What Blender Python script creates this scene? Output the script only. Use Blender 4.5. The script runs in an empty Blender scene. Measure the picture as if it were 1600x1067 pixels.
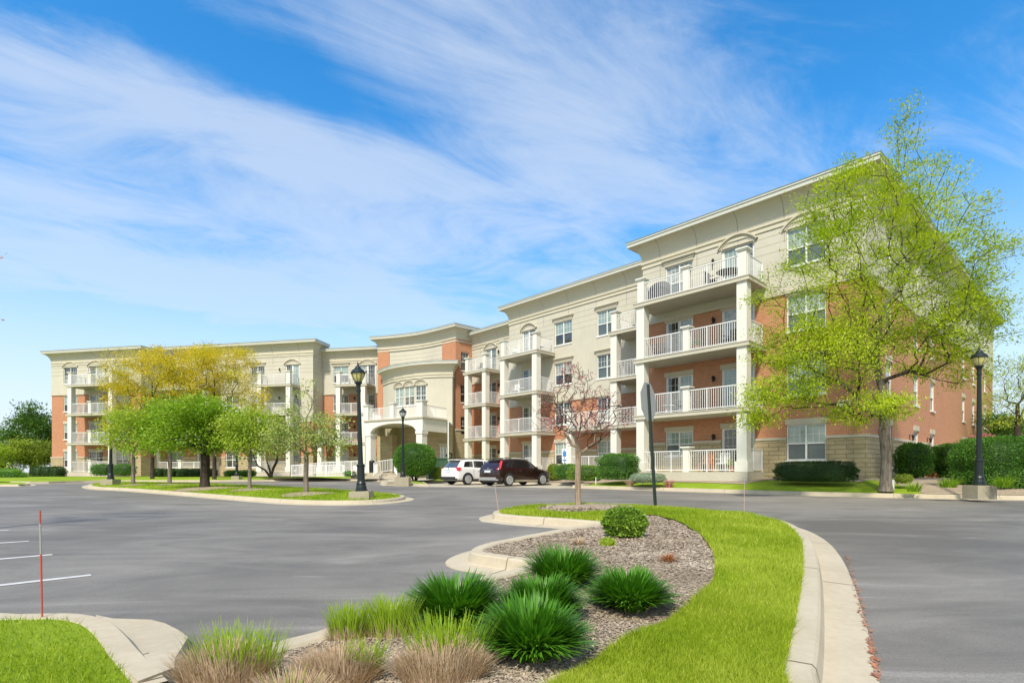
import bpy, bmesh, math, random
import numpy as np
from mathutils import Vector, geometry
R = math.radians
scene = bpy.context.scene
# ---------------------------------------------------------------- camera
CAMZ, F, CX, HOR = 1.6, 850.0, 800.0, 737.0
cam_d = bpy.data.cameras.new('camera'); cam = bpy.data.objects.new('camera', cam_d)
scene.collection.objects.link(cam); scene.camera = cam
cam.location = (0, 0, CAMZ); cam.rotation_euler = (R(90), 0, 0)
cam_d.sensor_width = 36; cam_d.lens = 36 * F / 1600; cam_d.shift_y = (HOR - 533.5) / 1600
cam_d.clip_end = 2000; cam_d.clip_start = 0.05
# ---------------------------------------------------------------- light
SUN_EL, SUN_AZ = R(50), R(198)          # azimuth clockwise from +Y
sd = Vector((math.sin(SUN_AZ) * math.cos(SUN_EL), math.cos(SUN_AZ) * math.cos(SUN_EL), math.sin(SUN_EL)))
sl = bpy.data.lights.new('sun', 'SUN'); sun = bpy.data.objects.new('sun', sl); scene.collection.objects.link(sun)
sl.energy = 2.75; sl.angle = R(4.0); sl.color = (1.0, 0.93, 0.80)
sun.rotation_euler = sd.to_track_quat('Z', 'Y').to_euler(); sun.location = (0, 0, 40)
scene.view_settings.view_transform = 'Standard'; scene.view_settings.look = 'None'
scene.view_settings.gamma = 1; scene.view_settings.exposure = 0.86
scene.view_settings.use_curve_mapping = False
world = bpy.data.worlds.new('World'); scene.world = world; world.use_nodes = True

class NT:
    def __init__(s, tree): s.t = tree; s.n = tree.nodes; s.l = tree.links
    def new(s, typ, **k):
        n = s.n.new(typ)
        for a, v in k.items(): setattr(n, a, v)
        return n
    def link(s, a, b): s.l.new(a, b)
    def put(s, sock, v):
        if isinstance(v, (int, float)): sock.default_value = v
        elif isinstance(v, (tuple, list)): sock.default_value = (*v, 1) if len(v) == 3 and sock.type == 'RGBA' else v
        else: s.l.new(v, sock)
    def math(s, op, a, b=0.0, c=None, clamp=False):
        n = s.n.new('ShaderNodeMath'); n.operation = op; n.use_clamp = clamp
        s.put(n.inputs[0], a); s.put(n.inputs[1], b)
        if c is not None: s.put(n.inputs[2], c)
        return n.outputs[0]
    def mix(s, f, a, b, mode='MIX'):
        n = s.n.new('ShaderNodeMix'); n.data_type = 'RGBA'; n.blend_type = mode
        s.put(n.inputs[0], f); s.put(n.inputs[6], a); s.put(n.inputs[7], b); return n.outputs[2]
    def noise(s, vec, scale, detail=4, rough=0.5, dist=0.0):
        n = s.n.new('ShaderNodeTexNoise'); s.put(n.inputs['Scale'], scale); n.inputs['Detail'].default_value = detail
        n.inputs['Roughness'].default_value = rough; n.inputs['Distortion'].default_value = dist
        if vec is not None: s.l.new(vec, n.inputs['Vector'])
        return n.outputs[0]
    def ramp(s, f, stops, interp='LINEAR'):
        n = s.n.new('ShaderNodeValToRGB'); n.color_ramp.interpolation = interp
        e = n.color_ramp.elements
        while len(e) < len(stops): e.new(0.5)
        for i, (p, c) in enumerate(stops):
            e[i].position = p; e[i].color = (c, c, c, 1) if isinstance(c, (int, float)) else (*c, 1)
        s.put(n.inputs[0], f); return n.outputs[0]
    def smooth(s, v, a, b):
        n = s.n.new('ShaderNodeMapRange'); n.interpolation_type = 'SMOOTHSTEP'
        s.put(n.inputs[0], v); n.inputs[1].default_value = a; n.inputs[2].default_value = b; return n.outputs[0]

def build_world():
    w = NT(world.node_tree); w.n.clear()
    sky = w.new('ShaderNodeTexSky', sky_type='NISHITA'); sky.sun_disc = False
    sky.sun_elevation = SUN_EL; sky.sun_rotation = SUN_AZ
    sky.air_density = 1.0; sky.dust_density = 0.6; sky.ozone_density = 2.0
    tc = w.new('ShaderNodeTexCoord'); sep = w.new('ShaderNodeSeparateXYZ'); w.link(tc.outputs['Generated'], sep.inputs[0])
    x, y, z = sep.outputs
    zc = w.math('ADD', w.math('MAXIMUM', z, 0.0), 0.05)
    px = w.math('DIVIDE', x, zc); py = w.math('DIVIDE', y, zc)       # position on a high cloud layer
    a = R(29)
    s_ = w.math('ADD', w.math('MULTIPLY', px, math.cos(a)), w.math('MULTIPLY', py, math.sin(a)))   # along the streaks
    t_ = w.math('SUBTRACT', w.math('MULTIPLY', py, math.cos(a)), w.math('MULTIPLY', px, math.sin(a)))  # across
    comb = w.new('ShaderNodeCombineXYZ'); w.put(comb.inputs[0], w.math('MULTIPLY', s_, 0.62)); w.put(comb.inputs[1], w.math('MULTIPLY', t_, 1.25))
    wisp = w.noise(comb.outputs[0], 1.9, 12, 0.66, 1.3)
    comb2 = w.new('ShaderNodeCombineXYZ'); w.put(comb2.inputs[0], w.math('MULTIPLY', px, 1.0)); w.put(comb2.inputs[1], py)
    soft = w.noise(comb2.outputs[0], 1.5, 12, 0.64, 1.0)
    def blob(s0, t0, ss, st, amp):
        ds = w.math('DIVIDE', w.math('SUBTRACT', s_, s0), ss); dt = w.math('DIVIDE', w.math('SUBTRACT', t_, t0), st)
        q = w.math('ADD', w.math('MULTIPLY', ds, ds), w.math('MULTIPLY', dt, dt))
        return w.math('MULTIPLY', w.math('EXPONENT', w.math('MULTIPLY', q, -1.0)), amp)
    def st(p):   # pixel of the survey -> (s,t)
        dx, dy, dz = (p[0] - 800) / 850, 1.0, (737 - p[1]) / 850
        n = math.sqrt(dx * dx + dy * dy + dz * dz); zz = dz / n + 0.05; X, Y = dx / n / zz, dy / n / zz
        return X * math.cos(a) + Y * math.sin(a), Y * math.cos(a) - X * math.sin(a)
    total = None
    for (c, ss, stt, amp) in BLOBS:
        s0, t0 = st(c); b = blob(s0, t0, ss, stt, amp)
        total = b if total is None else w.math('ADD', total, b)
    n1 = w.math('MULTIPLY', w.math('SUBTRACT', wisp, 0.5), 3.6)
    n2 = w.math('ADD', w.math('MULTIPLY', w.math('SUBTRACT', soft, 0.5), 1.6), w.math('MULTIPLY', w.smooth(y, 0.1, -0.5), 2.2))  # last term adds unseen cloud cover behind the camera for soft frontal light
    dens = w.math('ADD', w.math('ADD', total, n1), n2)
    cov = w.smooth(dens, -0.75, 1.45)
    low = w.smooth(z, 0.50, -0.02)
    cov = w.math('MAXIMUM', w.math('MULTIPLY', cov, 0.61), w.math('MULTIPLY', w.math('POWER', low, 1.1), 0.92))
    hs = w.new('ShaderNodeHueSaturation'); hs.inputs['Saturation'].default_value = SKY_SAT; hs.inputs['Value'].default_value = SKY_VAL
    hs.inputs['Hue'].default_value = 0.496
    w.link(sky.outputs[0], hs.inputs['Color'])
    col = w.mix(cov, hs.outputs[0], w.mix(w.smooth(y, 0.15, -0.6), CLOUD, (5.6, 5.4, 4.9)))  # clouds behind the camera are made brighter and warmer as added fill
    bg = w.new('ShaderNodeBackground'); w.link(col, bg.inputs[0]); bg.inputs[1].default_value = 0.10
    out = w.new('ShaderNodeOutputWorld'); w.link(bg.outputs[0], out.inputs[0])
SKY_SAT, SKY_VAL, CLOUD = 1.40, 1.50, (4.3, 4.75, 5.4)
BLOBS = [((330, 190), 0.6, 0.13, 0.75), ((620, 270), 0.5, 0.14, 0.6), ((90, 110), 0.3, 0.07, 0.6), ((560, 330), 1.6, 0.6, 0.35),
         ((860, 130), 0.45, 0.36, 0.75), ((980, 230), 0.4, 0.25, 0.5), ((100, 300), 0.5, 0.12, 0.6), ((560, 480), 1.4, 0.45, 0.7),
         ((250, 440), 1.8, 0.6, 0.7), ((700, 380), 1.0, 0.35, 0.5), ((1500, 480), 1.2, 0.5, 0.35),
         ((480, 110), 0.5, 0.10, -0.7), ((1350, 60), 0.5, 0.30, -0.7), ((150, 10), 0.35, 0.10, -0.5), ((60, 430), 1.6, 0.5, 0.5), ((560, 180), 0.3, 0.07, -0.5), ((800, 440), 0.3, 0.3, -0.3)]
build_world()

# ---------------------------------------------------------------- bookkeeping
COL = scene.collection
def tag(o, label=None, cat=None, group=None, kind=None):
    if label: o['label'] = label
    if cat: o['category'] = cat
    if group: o['group'] = group
    if kind: o['kind'] = kind
    return o
def thing(name, label, cat, loc=(0, 0, 0), rz=0, group=None, scale=1.0):
    o = bpy.data.objects.new(name, None); COL.objects.link(o); o.location = loc; o.rotation_euler = (0, 0, rz)
    o.empty_display_size = 0.2; o.scale = (scale,) * 3
    return tag(o, label, cat, group)
def kids(o): return [c for c in bpy.data.objects if c.parent == o]
def copy_tree(o, parent=None):
    c = o.copy(); COL.objects.link(c); c.parent = parent
    for ch in kids(o): copy_tree(ch, c)
    return c
def base_of(p):
    b = Vector((0, 0, 0))
    while p is not None: b += Vector(p.location); p = p.parent
    return b

class MB:
    """collects geometry, linked as ONE mesh object"""
    def __init__(s): s.v = []; s.f = []; s.m = []; s.uv = []; s.mi = 0
    def face(s, pts, uv=None, mi=None):
        i = len(s.v); s.v += [tuple(p) for p in pts]; s.f.append(tuple(range(i, i + len(pts)))); s.m.append(s.mi if mi is None else mi)
        if uv is None:
            a = Vector(pts[1]) - Vector(pts[0]); b = Vector(pts[-1]) - Vector(pts[0]); n = a.cross(b)
            if abs(n.z) > 0.7 * (n.length + 1e-12): uv = [(p[0], p[1]) for p in pts]
            else:
                h = Vector((-n.y, n.x)); h = h.normalized() if h.length > 1e-9 else Vector((1, 0))
                uv = [(p[0] * h.x + p[1] * h.y, p[2]) for p in pts]
        s.uv += uv
    def mesh(s, verts, faces, mi=None):
        i = len(s.v); s.v += [tuple(p) for p in verts]
        for f in faces:
            s.f.append(tuple(i + k for k in f)); s.m.append(s.mi if mi is None else mi)
            s.uv += [(verts[k][0] + verts[k][1] * 0.3, verts[k][2]) for k in f]
    def box(s, P, u0, u1, w0, w1, z0, z1, mi=None):
        """P(u,w,z) maps frame coordinates to the world"""
        c = [P(u, w, z) for z in (z0, z1) for w in (w0, w1) for u in (u0, u1)]
        for q in ((0, 1, 5, 4), (2, 6, 7, 3), (0, 4, 6, 2), (1, 3, 7, 5), (4, 5, 7, 6), (0, 2, 3, 1)): s.face([c[k] for k in q], mi=mi)
    def beam(s, a, b, wd, ht=None, mi=None):
        a, b = Vector(a), Vector(b); ht = ht or wd; d = (b - a).normalized()
        up = Vector((0, 0, 1)) if abs(d.z) < 0.95 else Vector((1, 0, 0))
        x = d.cross(up).normalized() * wd / 2; y = x.cross(d).normalized() * ht / 2
        c = [a - x - y, a + x - y, a + x + y, a - x + y, b - x - y, b + x - y, b + x + y, b - x + y]
        for q in ((0, 1, 5, 4), (1, 2, 6, 5), (2, 3, 7, 6), (3, 0, 4, 7), (0, 3, 2, 1), (4, 5, 6, 7)): s.face([c[k] for k in q], mi=mi)
    def tube(s, pts, radii, n=6, cap=True, mi=None):
        pts = [Vector(p) for p in pts]; rings = []
        for i, p in enumerate(pts):
            d = (pts[min(i + 1, len(pts) - 1)] - pts[max(i - 1, 0)]).normalized()
            up = Vector((0, 0, 1)) if abs(d.z) < 0.9 else Vector((0, 1, 0))
            x = d.cross(up).normalized(); y = x.cross(d)
            rings.append([p + (x * math.cos(2 * math.pi * k / n) + y * math.sin(2 * math.pi * k / n)) * radii[i] for k in range(n)])
        base = len(s.v)
        for r in rings: s.v += [tuple(q) for q in r]
        for i in range(len(rings) - 1):
            for k in range(n):
                k2 = (k + 1) % n
                s.f.append((base + i * n + k, base + i * n + k2, base + (i + 1) * n + k2, base + (i + 1) * n + k)); s.m.append(s.mi if mi is None else mi)
                s.uv += [(k / n, i), ((k + 1) / n, i), ((k + 1) / n, i + 1), (k / n, i + 1)]
        if cap:
            for r, o in ((0, 1), (len(rings) - 1, -1)):
                s.f.append(tuple(base + r * n + k for k in range(n))); s.m.append(s.mi if mi is None else mi); s.uv += [(0, 0)] * n
    def lathe(s, prof, n=24, c=(0, 0, 0), mi=None, axis='z', flute=0, fl=0.0):
        base = len(s.v)
        for (r, z) in prof:
            for k in range(n):
                rr = r * (1 - (fl if flute and k % 2 else 0)); a = 2 * math.pi * k / n
                p = (rr * math.cos(a), rr * math.sin(a), z)
                if axis == 'y': p = (p[0], p[2], p[1])
                if axis == 'x': p = (p[2], p[0], p[1])
                s.v.append((c[0] + p[0], c[1] + p[1], c[2] + p[2]))
        for i in range(len(prof) - 1):
            for k in range(n):
                k2 = (k + 1) % n
                s.f.append((base + i * n + k, base + i * n + k2, base + (i + 1) * n + k2, base + (i + 1) * n + k)); s.m.append(s.mi if mi is None else mi)
                s.uv += [(k / n, i), ((k + 1) / n, i), ((k + 1) / n, i + 1), (k / n, i + 1)]
        for i in (0, len(prof) - 1):
            s.f.append(tuple(base + i * n + k for k in range(n))); s.m.append(s.mi if mi is None else mi); s.uv += [(0, 0)] * n
    def build(s, name, mats, parent=None, smooth=False, recalc=True, local=False):
        if not isinstance(mats, (list, tuple)): mats = [mats]
        b = Vector((0, 0, 0)) if local or parent is None else base_of(parent)
        me = bpy.data.meshes.new(name)
        me.from_pydata([(x - b.x, y - b.y, z - b.z) for (x, y, z) in s.v], [], s.f)
        for m in mats: me.materials.append(m)
        me.polygons.foreach_set('material_index', s.m)
        l = me.uv_layers.new(name='UVMap'); l.data.foreach_set('uv', np.array(s.uv, dtype=np.float32).ravel())
        if recalc:
            bm = bmesh.new(); bm.from_mesh(me)
            if smooth: bmesh.ops.remove_doubles(bm, verts=bm.verts, dist=1e-4)
            bmesh.ops.recalc_face_normals(bm, faces=bm.faces); bm.to_mesh(me); bm.free()
        if smooth: me.polygons.foreach_set('use_smooth', [True] * len(me.polygons))
        me.update()
        o = bpy.data.objects.new(name, me); COL.objects.link(o)
        if parent is not None: o.parent = parent
        return o

def np_mesh(name, verts, nper, mats, parent=None, base=(0, 0, 0), mi=None, smooth=False):
    """verts (N*nper,3): N polygons of nper corners"""
    me = bpy.data.meshes.new(name); verts = np.asarray(verts, dtype=np.float32).reshape(-1, 3) - np.array(base, dtype=np.float32)
    n = len(verts) // nper
    me.vertices.add(len(verts)); me.vertices.foreach_set('co', verts.ravel())
    me.loops.add(len(verts)); me.loops.foreach_set('vertex_index', np.arange(len(verts), dtype=np.int32))
    me.polygons.add(n); me.polygons.foreach_set('loop_start', np.arange(0, len(verts), nper, dtype=np.int32))
    me.polygons.foreach_set('loop_total', np.full(n, nper, dtype=np.int32))
    for m in (mats if isinstance(mats, (list, tuple)) else [mats]): me.materials.append(m)
    if mi is not None: me.polygons.foreach_set('material_index', np.asarray(mi, dtype=np.int32))
    me.update(calc_edges=True); me.validate()
    o = bpy.data.objects.new(name, me); COL.objects.link(o)
    if parent is not None: o.parent = parent
    return o
def np_strips(name, P, mats, parent=None, base=(0, 0, 0)):
    """P (N, k, 2, 3): N ribbons of k cross pairs, each ribbon connected"""
    N, k = P.shape[:2]; verts = P.reshape(-1, 3) - np.array(base)
    q = np.arange(k - 1); f = np.stack([2 * q, 2 * q + 1, 2 * q + 3, 2 * q + 2], 1)
    F_ = (f[None] + (np.arange(N) * 2 * k)[:, None, None]).reshape(-1, 4)
    me = bpy.data.meshes.new(name); me.vertices.add(len(verts)); me.vertices.foreach_set('co', verts.astype(np.float32).ravel())
    me.loops.add(F_.size); me.loops.foreach_set('vertex_index', F_.astype(np.int32).ravel())
    me.polygons.add(len(F_)); me.polygons.foreach_set('loop_start', np.arange(0, F_.size, 4, dtype=np.int32))
    me.polygons.foreach_set('loop_total', np.full(len(F_), 4, dtype=np.int32))
    for m in (mats if isinstance(mats, (list, tuple)) else [mats]): me.materials.append(m)
    me.polygons.foreach_set('use_smooth', np.ones(len(F_), dtype=bool))
    me.update(calc_edges=True)
    o = bpy.data.objects.new(name, me); COL.objects.link(o)
    if parent is not None: o.parent = parent
    return o

# ---------------------------------------------------------------- materials
def mat(name, color=(0.5, 0.5, 0.5), rough=0.8, var=0.0, vscale=3.0, bump=0.0, bscale=40.0, metal=0.0, spec=0.5, coat=0.0, var2=None, alpha=None, sheen=0):
    m = bpy.data.materials.new(name); m.use_nodes = True; n = NT(m.node_tree); p = n.n['Principled BSDF']
    p.inputs['Roughness'].default_value = rough; p.inputs['Metallic'].default_value = metal
    p.inputs['Specular IOR Level'].default_value = spec
    if coat: p.inputs['Coat Weight'].default_value = coat; p.inputs['Coat Roughness'].default_value = 0.04
    col = None
    if var > 0:
        tc = n.new('ShaderNodeTexCoord'); v = n.noise(tc.outputs['Object'], vscale, 6, 0.6)
        v2 = n.noise(tc.outputs['Object'], vscale * 9, 4, 0.6)
        f = n.math('ADD', n.math('MULTIPLY', v, 0.65), n.math('MULTIPLY', v2, 0.35))
        c2 = var2 or tuple(c * 0.55 for c in color)
        col = n.mix(n.smooth(f, 0.5 - 0.22, 0.5 + 0.3), color, tuple(color[i] * (1 - var) + c2[i] * var for i in range(3)))
        n.link(col, p.inputs['Base Color'])
    else: p.inputs['Base Color'].default_value = (*color, 1)
    if bump > 0:
        tc = n.new('ShaderNodeTexCoord'); b = n.noise(tc.outputs['Object'], bscale, 5, 0.6)
        bn = n.new('ShaderNodeBump'); bn.inputs['Strength'].default_value = bump; bn.inputs['Distance'].default_value = 0.02
        n.link(b, bn.inputs['Height']); n.link(bn.outputs[0], p.inputs['Normal'])
    return m
M = {}
def leaf_mat(name, c1, c2, c3=None, trans=0.35, rough=0.55):
    m = bpy.data.materials.new(name); m.use_nodes = True; n = NT(m.node_tree); p = n.n['Principled BSDF']; out = n.n['Material Output']
    g = n.new('ShaderNodeNewGeometry'); tc = n.new('ShaderNodeTexCoord')
    stops = [(0.0, c1), (0.6, c2), (1.0, c3 or c2)]
    big = n.noise(tc.outputs['Object'], 0.55, 3, 0.6)
    f = n.math('ADD', n.math('MULTIPLY', g.outputs['Random Per Island'], 0.55), n.math('MULTIPLY', n.smooth(big, 0.3, 0.7), 0.45))
    col = n.ramp(f, stops); n.link(col, p.inputs['Base Color']); p.inputs['Roughness'].default_value = rough
    p.inputs['Specular IOR Level'].default_value = 0.3
    tr = n.new('ShaderNodeBsdfTranslucent'); n.link(n.mix(1.0, col, (1.15, 1.2, 0.6), 'MULTIPLY'), tr.inputs[0])
    mx = n.new('ShaderNodeMixShader'); mx.inputs[0].default_value = trans
    n.link(p.outputs[0], mx.inputs[1]); n.link(tr.outputs[0], mx.inputs[2]); n.link(mx.outputs[0], out.inputs[0])
    return m
def brick_mat(name, c1, c2, mortar, bw, bh, ms, rough=0.85, bumps=0.4, bd=0.006, noisebump=0.0, big=0.15, off=0.5):
    m = bpy.data.materials.new(name); m.use_nodes = True; n = NT(m.node_tree); p = n.n['Principled BSDF']
    tc = n.new('ShaderNodeTexCoord'); b = n.new('ShaderNodeTexBrick'); b.offset = off
    n.link(tc.outputs['UV'], b.inputs['Vector']); b.inputs['Scale'].default_value = 1.0
    b.inputs['Color1'].default_value = (*c1, 1); b.inputs['Color2'].default_value = (*c2, 1); b.inputs['Mortar'].default_value = (*mortar, 1)
    b.inputs['Mortar Size'].default_value = ms; b.inputs['Mortar Smooth'].default_value = 0.4; b.inputs['Bias'].default_value = 0.0
    b.inputs['Brick Width'].default_value = bw; b.inputs['Row Height'].default_value = bh
    ns = n.noise(tc.outputs['UV'], 0.5, 5, 0.6); ns2 = n.noise(tc.outputs['UV'], 6.0, 6, 0.65)
    tone = n.math('ADD', 1 - big, n.math('MULTIPLY', n.math('ADD', n.math('MULTIPLY', ns, 0.6), n.math('MULTIPLY', ns2, 0.4)), 2 * big))
    cc = n.new('ShaderNodeCombineColor'); [n.link(tone, cc.inputs[i]) for i in range(3)]
    col = n.mix(1.0, b.outputs['Color'], cc.outputs[0], 'MULTIPLY'); n.link(col, p.inputs['Base Color'])
    p.inputs['Roughness'].default_value = rough
    bn = n.new('ShaderNodeBump'); bn.inputs['Strength'].default_value = bumps; bn.inputs['Distance'].default_value = bd
    h = n.math('MULTIPLY', b.outputs['Fac'], -1.0)
    if noisebump: h = n.math('ADD', h, n.math('MULTIPLY', n.noise(tc.outputs['UV'], 5.0, 7, 0.65), noisebump))
    n.link(h, bn.inputs['Height']); n.link(bn.outputs[0], p.inputs['Normal'])
    return m
M['brick'] = brick_mat('brick', (0.50, 0.195, 0.085), (0.40, 0.145, 0.066), (0.52, 0.34, 0.22), 0.2, 0.0767, 0.011, big=0.14)
M['stone'] = brick_mat('limestone_blocks', (0.47, 0.385, 0.225), (0.40, 0.32, 0.18), (0.23, 0.18, 0.10), 0.72, 0.2, 0.012, bumps=0.9, bd=0.03, noisebump=1.3, big=0.22, off=0.37)
def stucco(name, color, z0, z1, step, seams=True):
    m = bpy.data.materials.new(name); m.use_nodes = True; n = NT(m.node_tree); p = n.n['Principled BSDF']
    tc = n.new('ShaderNodeTexCoord'); sp = n.new('ShaderNodeSeparateXYZ'); n.link(tc.outputs['UV'], sp.inputs[0]); u, v = sp.outputs[0], sp.outputs[1]
    fr = n.math('FRACT', n.math('DIVIDE', n.math('SUBTRACT', v, z0), step)); d = n.math('ABSOLUTE', n.math('SUBTRACT', fr, 0.5))
    line = n.math('GREATER_THAN', d, 0.5 - 0.014 / step)
    line = n.math('MULTIPLY', line, n.math('GREATER_THAN', v, z0 - 0.02)); line = n.math('MULTIPLY', line, n.math('LESS_THAN', v, z1))
    ns = n.noise(tc.outputs['Object'], 0.7, 6, 0.6); ns2 = n.noise(tc.outputs['Object'], 9, 4, 0.6)
    t = n.math('ADD', n.math('MULTIPLY', ns, 0.7), n.math('MULTIPLY', ns2, 0.3))
    col = n.mix(n.smooth(t, 0.3, 0.75), color, tuple(c * 0.88 for c in color))
    mp = n.new('ShaderNodeMapping'); mp.inputs['Scale'].default_value = (2.2, 0.16, 1); n.link(tc.outputs['UV'], mp.inputs[0]); stk = n.noise(mp.outputs[0], 2.0, 6, .6)
    col = n.mix(n.math('MULTIPLY', n.smooth(stk, .52, .75), .22), col, tuple(c * 0.62 for c in color))
    col = n.mix(n.math('MULTIPLY', line, 0.62), col, (0.22, 0.18, 0.12)); n.link(col, p.inputs['Base Color'])
    p.inputs['Roughness'].default_value = 0.9; p.inputs['Specular IOR Level'].default_value = 0.2
    bn = n.new('ShaderNodeBump'); bn.inputs['Strength'].default_value = 0.7; bn.inputs['Distance'].default_value = 0.015
    h = n.math('ADD', n.math('MULTIPLY', line, -1.0), n.math('MULTIPLY', n.noise(tc.outputs['Object'], 60, 3), 0.12))
    n.link(h, bn.inputs['Height']); n.link(bn.outputs[0], p.inputs['Normal']); return m
CREAM = (0.57, 0.535, 0.43)
M['stucco'] = stucco('cream_stucco', CREAM, 12.2, 14.1, 0.40)
M['siding'] = stucco('tan_panel', (0.47, 0.385, 0.24), 2.0, 6.2, 0.42)
M['cornice'] = mat('cornice_stucco', (0.58, 0.535, 0.41), 0.9, 0.2, 0.6, 0.1, 60)
M['fascia'] = mat('cornice_fascia', (0.56, 0.56, 0.48), 0.6, 0.2, 0.8)
M['coping'] = mat('metal_coping', (0.20, 0.25, 0.25), 0.45, 0.1, 2, metal=0.3)
M['joint'] = mat('sealant_joint', (0.16, 0.13, 0.09), 0.9)
M['trim'] = mat('limestone_trim', (0.55, 0.50, 0.38), 0.85, 0.3, 1.5, 0.15, 50)
M['deck'] = mat('deck_concrete', (0.56, 0.52, 0.41), 0.85, 0.35, 0.9, 0.15, 40)
M['column'] = mat('column_stucco', (0.75, 0.73, 0.64), 0.85, 0.2, 0.9, 0.1, 60)
M['rail'] = mat('white_railing', (0.80, 0.80, 0.77), 0.4, 0.1, 2)
M['frame'] = mat('window_frame', (0.76, 0.76, 0.71), 0.4, 0.08, 2)
M['roof'] = mat('flat_roof_gravel', (0.35, 0.34, 0.32), 0.95, 0.3, 2)
def glass_mat(name, c1, c2, vs, rough=0.06, blinds=False, bl=(0.62, 0.68, 0.62)):
    m = bpy.data.materials.new(name); m.use_nodes = True; n = NT(m.node_tree); p = n.n['Principled BSDF']
    tc = n.new('ShaderNodeTexCoord'); sp = n.new('ShaderNodeSeparateXYZ'); n.link(tc.outputs['UV'], sp.inputs[0])
    v = n.noise(tc.outputs['Object'], vs, 4, 0.6); col = n.mix(n.smooth(v, 0.38, 0.62), c1, c2)
    if blinds:
        fr = n.math('FRACT', n.math('MULTIPLY', sp.outputs[1], 1 / 0.11)); st = n.math('LESS_THAN', fr, 0.22)
        col = n.mix(n.math('MULTIPLY', st, 0.4), col, tuple(c * 0.45 for c in c1))
    n.link(col, p.inputs['Base Color']); p.inputs['Roughness'].default_value = rough
    p.inputs['Specular IOR Level'].default_value = 0.9; p.inputs['Coat Weight'].default_value = 0.3; p.inputs['Coat Roughness'].default_value = 0.02
    return m
M['glass_pale'] = glass_mat('glass_with_white_blinds', (0.30, 0.37, 0.32), (0.22, 0.30, 0.27), 1.2, blinds=True)
M['glass_mid'] = glass_mat('screened_glass', (0.085, 0.115, 0.105), (0.06, 0.085, 0.08), 1.5, rough=0.25, blinds=True)
M['glass_dark'] = glass_mat('dark_glass', (0.022, 0.026, 0.026), (0.06, 0.065, 0.06), 2.2, rough=0.04)
M['glass_curtain'] = glass_mat('glass_with_curtain', (0.40, 0.41, 0.36), (0.20, 0.22, 0.20), 3.5)
M['black_metal'] = mat('black_green_metal', (0.014, 0.022, 0.020), 0.38, 0.2, 4, metal=0.2)
M['iron'] = mat('black_iron', (0.012, 0.011, 0.010), 0.5)
M['concrete'] = None
# ---------------------------------------------------------------- the apartment building
class Frame:
    """u along a facade, w outward from it, z up"""
    def __init__(s, O, U, N): s.O, s.U, s.N = O, U, N
    def __call__(s, u, w, z): return (s.O[0] + s.U[0] * u + s.N[0] * w, s.O[1] + s.U[1] * u + s.N[1] * w, z)
def unit(x, y): l = math.hypot(x, y); return (x / l, y / l)
FR = Frame((15.29, 23.51), unit(-.685, .728), unit(-.728, -.685))          # right wing, u from its near corner
FS = Frame((15.29, 23.51), unit(.742, .670), unit(.670, -.742))            # the near corner's side street face
FL1 = Frame((-39.4, 57.77), unit(-.978, .208), unit(-.208, -.978))
FL2 = Frame((-21.1, 57.67), unit(-.978, .208), unit(-.208, -.978))
FL3 = Frame((-14.2, 58.1), unit(-.978, .208), unit(-.208, -.978))
FLOOR = [1.6, 4.65, 7.7, 10.75]
BLD = thing('apartment_building', 'four storey cream, orange brick and limestone apartment building with white balconies and curved cornices', 'apartment building', (0, 40, 1.2))
def bb(mb, name, mats, parent=BLD, **k): return mb.build(name, mats, parent, **k)

def wall(fr, u0, u1, w, bands, holes, depth=0.12):
    """bands: (z0,z1,key); holes (u0,u1,z0,z1) are cut through with real reveals"""
    for (z0, z1, key, proud) in bands:
        mb = WALLS.setdefault((key, SEC[0]), MB()); W = w + proud; e0, e1 = u0 - proud, u1 + proud
        hs = [(max(a, u0), min(b, u1), max(c, z0), min(d, z1)) for (a, b, c, d) in holes if c < z1 and d > z0 and a < u1 and b > u0]
        us = sorted({e0, e1} | {h[0] for h in hs} | {h[1] for h in hs}); zs = sorted({z0, z1} | {h[2] for h in hs} | {h[3] for h in hs})
        for i in range(len(us) - 1):
            for j in range(len(zs) - 1):
                cu, cz = (us[i] + us[i + 1]) / 2, (zs[j] + zs[j + 1]) / 2
                if any(h[0] < cu < h[1] and h[2] < cz < h[3] for h in hs): continue
                a, b, c, d = us[i], us[i + 1], zs[j], zs[j + 1]
                mb.face([fr(a, W, c), fr(b, W, c), fr(b, W, d), fr(a, W, d)], [(a, c), (b, c), (b, d), (a, d)])
        for (a, b, c, d) in hs:
            W2 = w - depth
            mb.face([fr(a, W, c), fr(a, W2, c), fr(a, W2, d), fr(a, W, d)], [(0, c), (.2, c), (.2, d), (0, d)])
            mb.face([fr(b, W, c), fr(b, W2, c), fr(b, W2, d), fr(b, W, d)], [(0, c), (.2, c), (.2, d), (0, d)])
            if c > z0 + 1e-6: mb.face([fr(a, W, c), fr(b, W, c), fr(b, W2, c), fr(a, W2, c)])
            if d < z1 - 1e-6: mb.face([fr(a, W, d), fr(b, W, d), fr(b, W2, d), fr(a, W2, d)])
        if False:
            mb.face([fr(u0, W, z1), fr(u1, W, z1), fr(u1, w, z1), fr(u0, w, z1)])
WALLS = {}; SEC = ['near']
def std_bands(zb, brick_top, top):
    return [(zb, 3.12, 'stone', 0.06), (3.12, brick_top, 'brick', 0.0), (brick_top, top, 'stucco', 0.03)]

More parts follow.
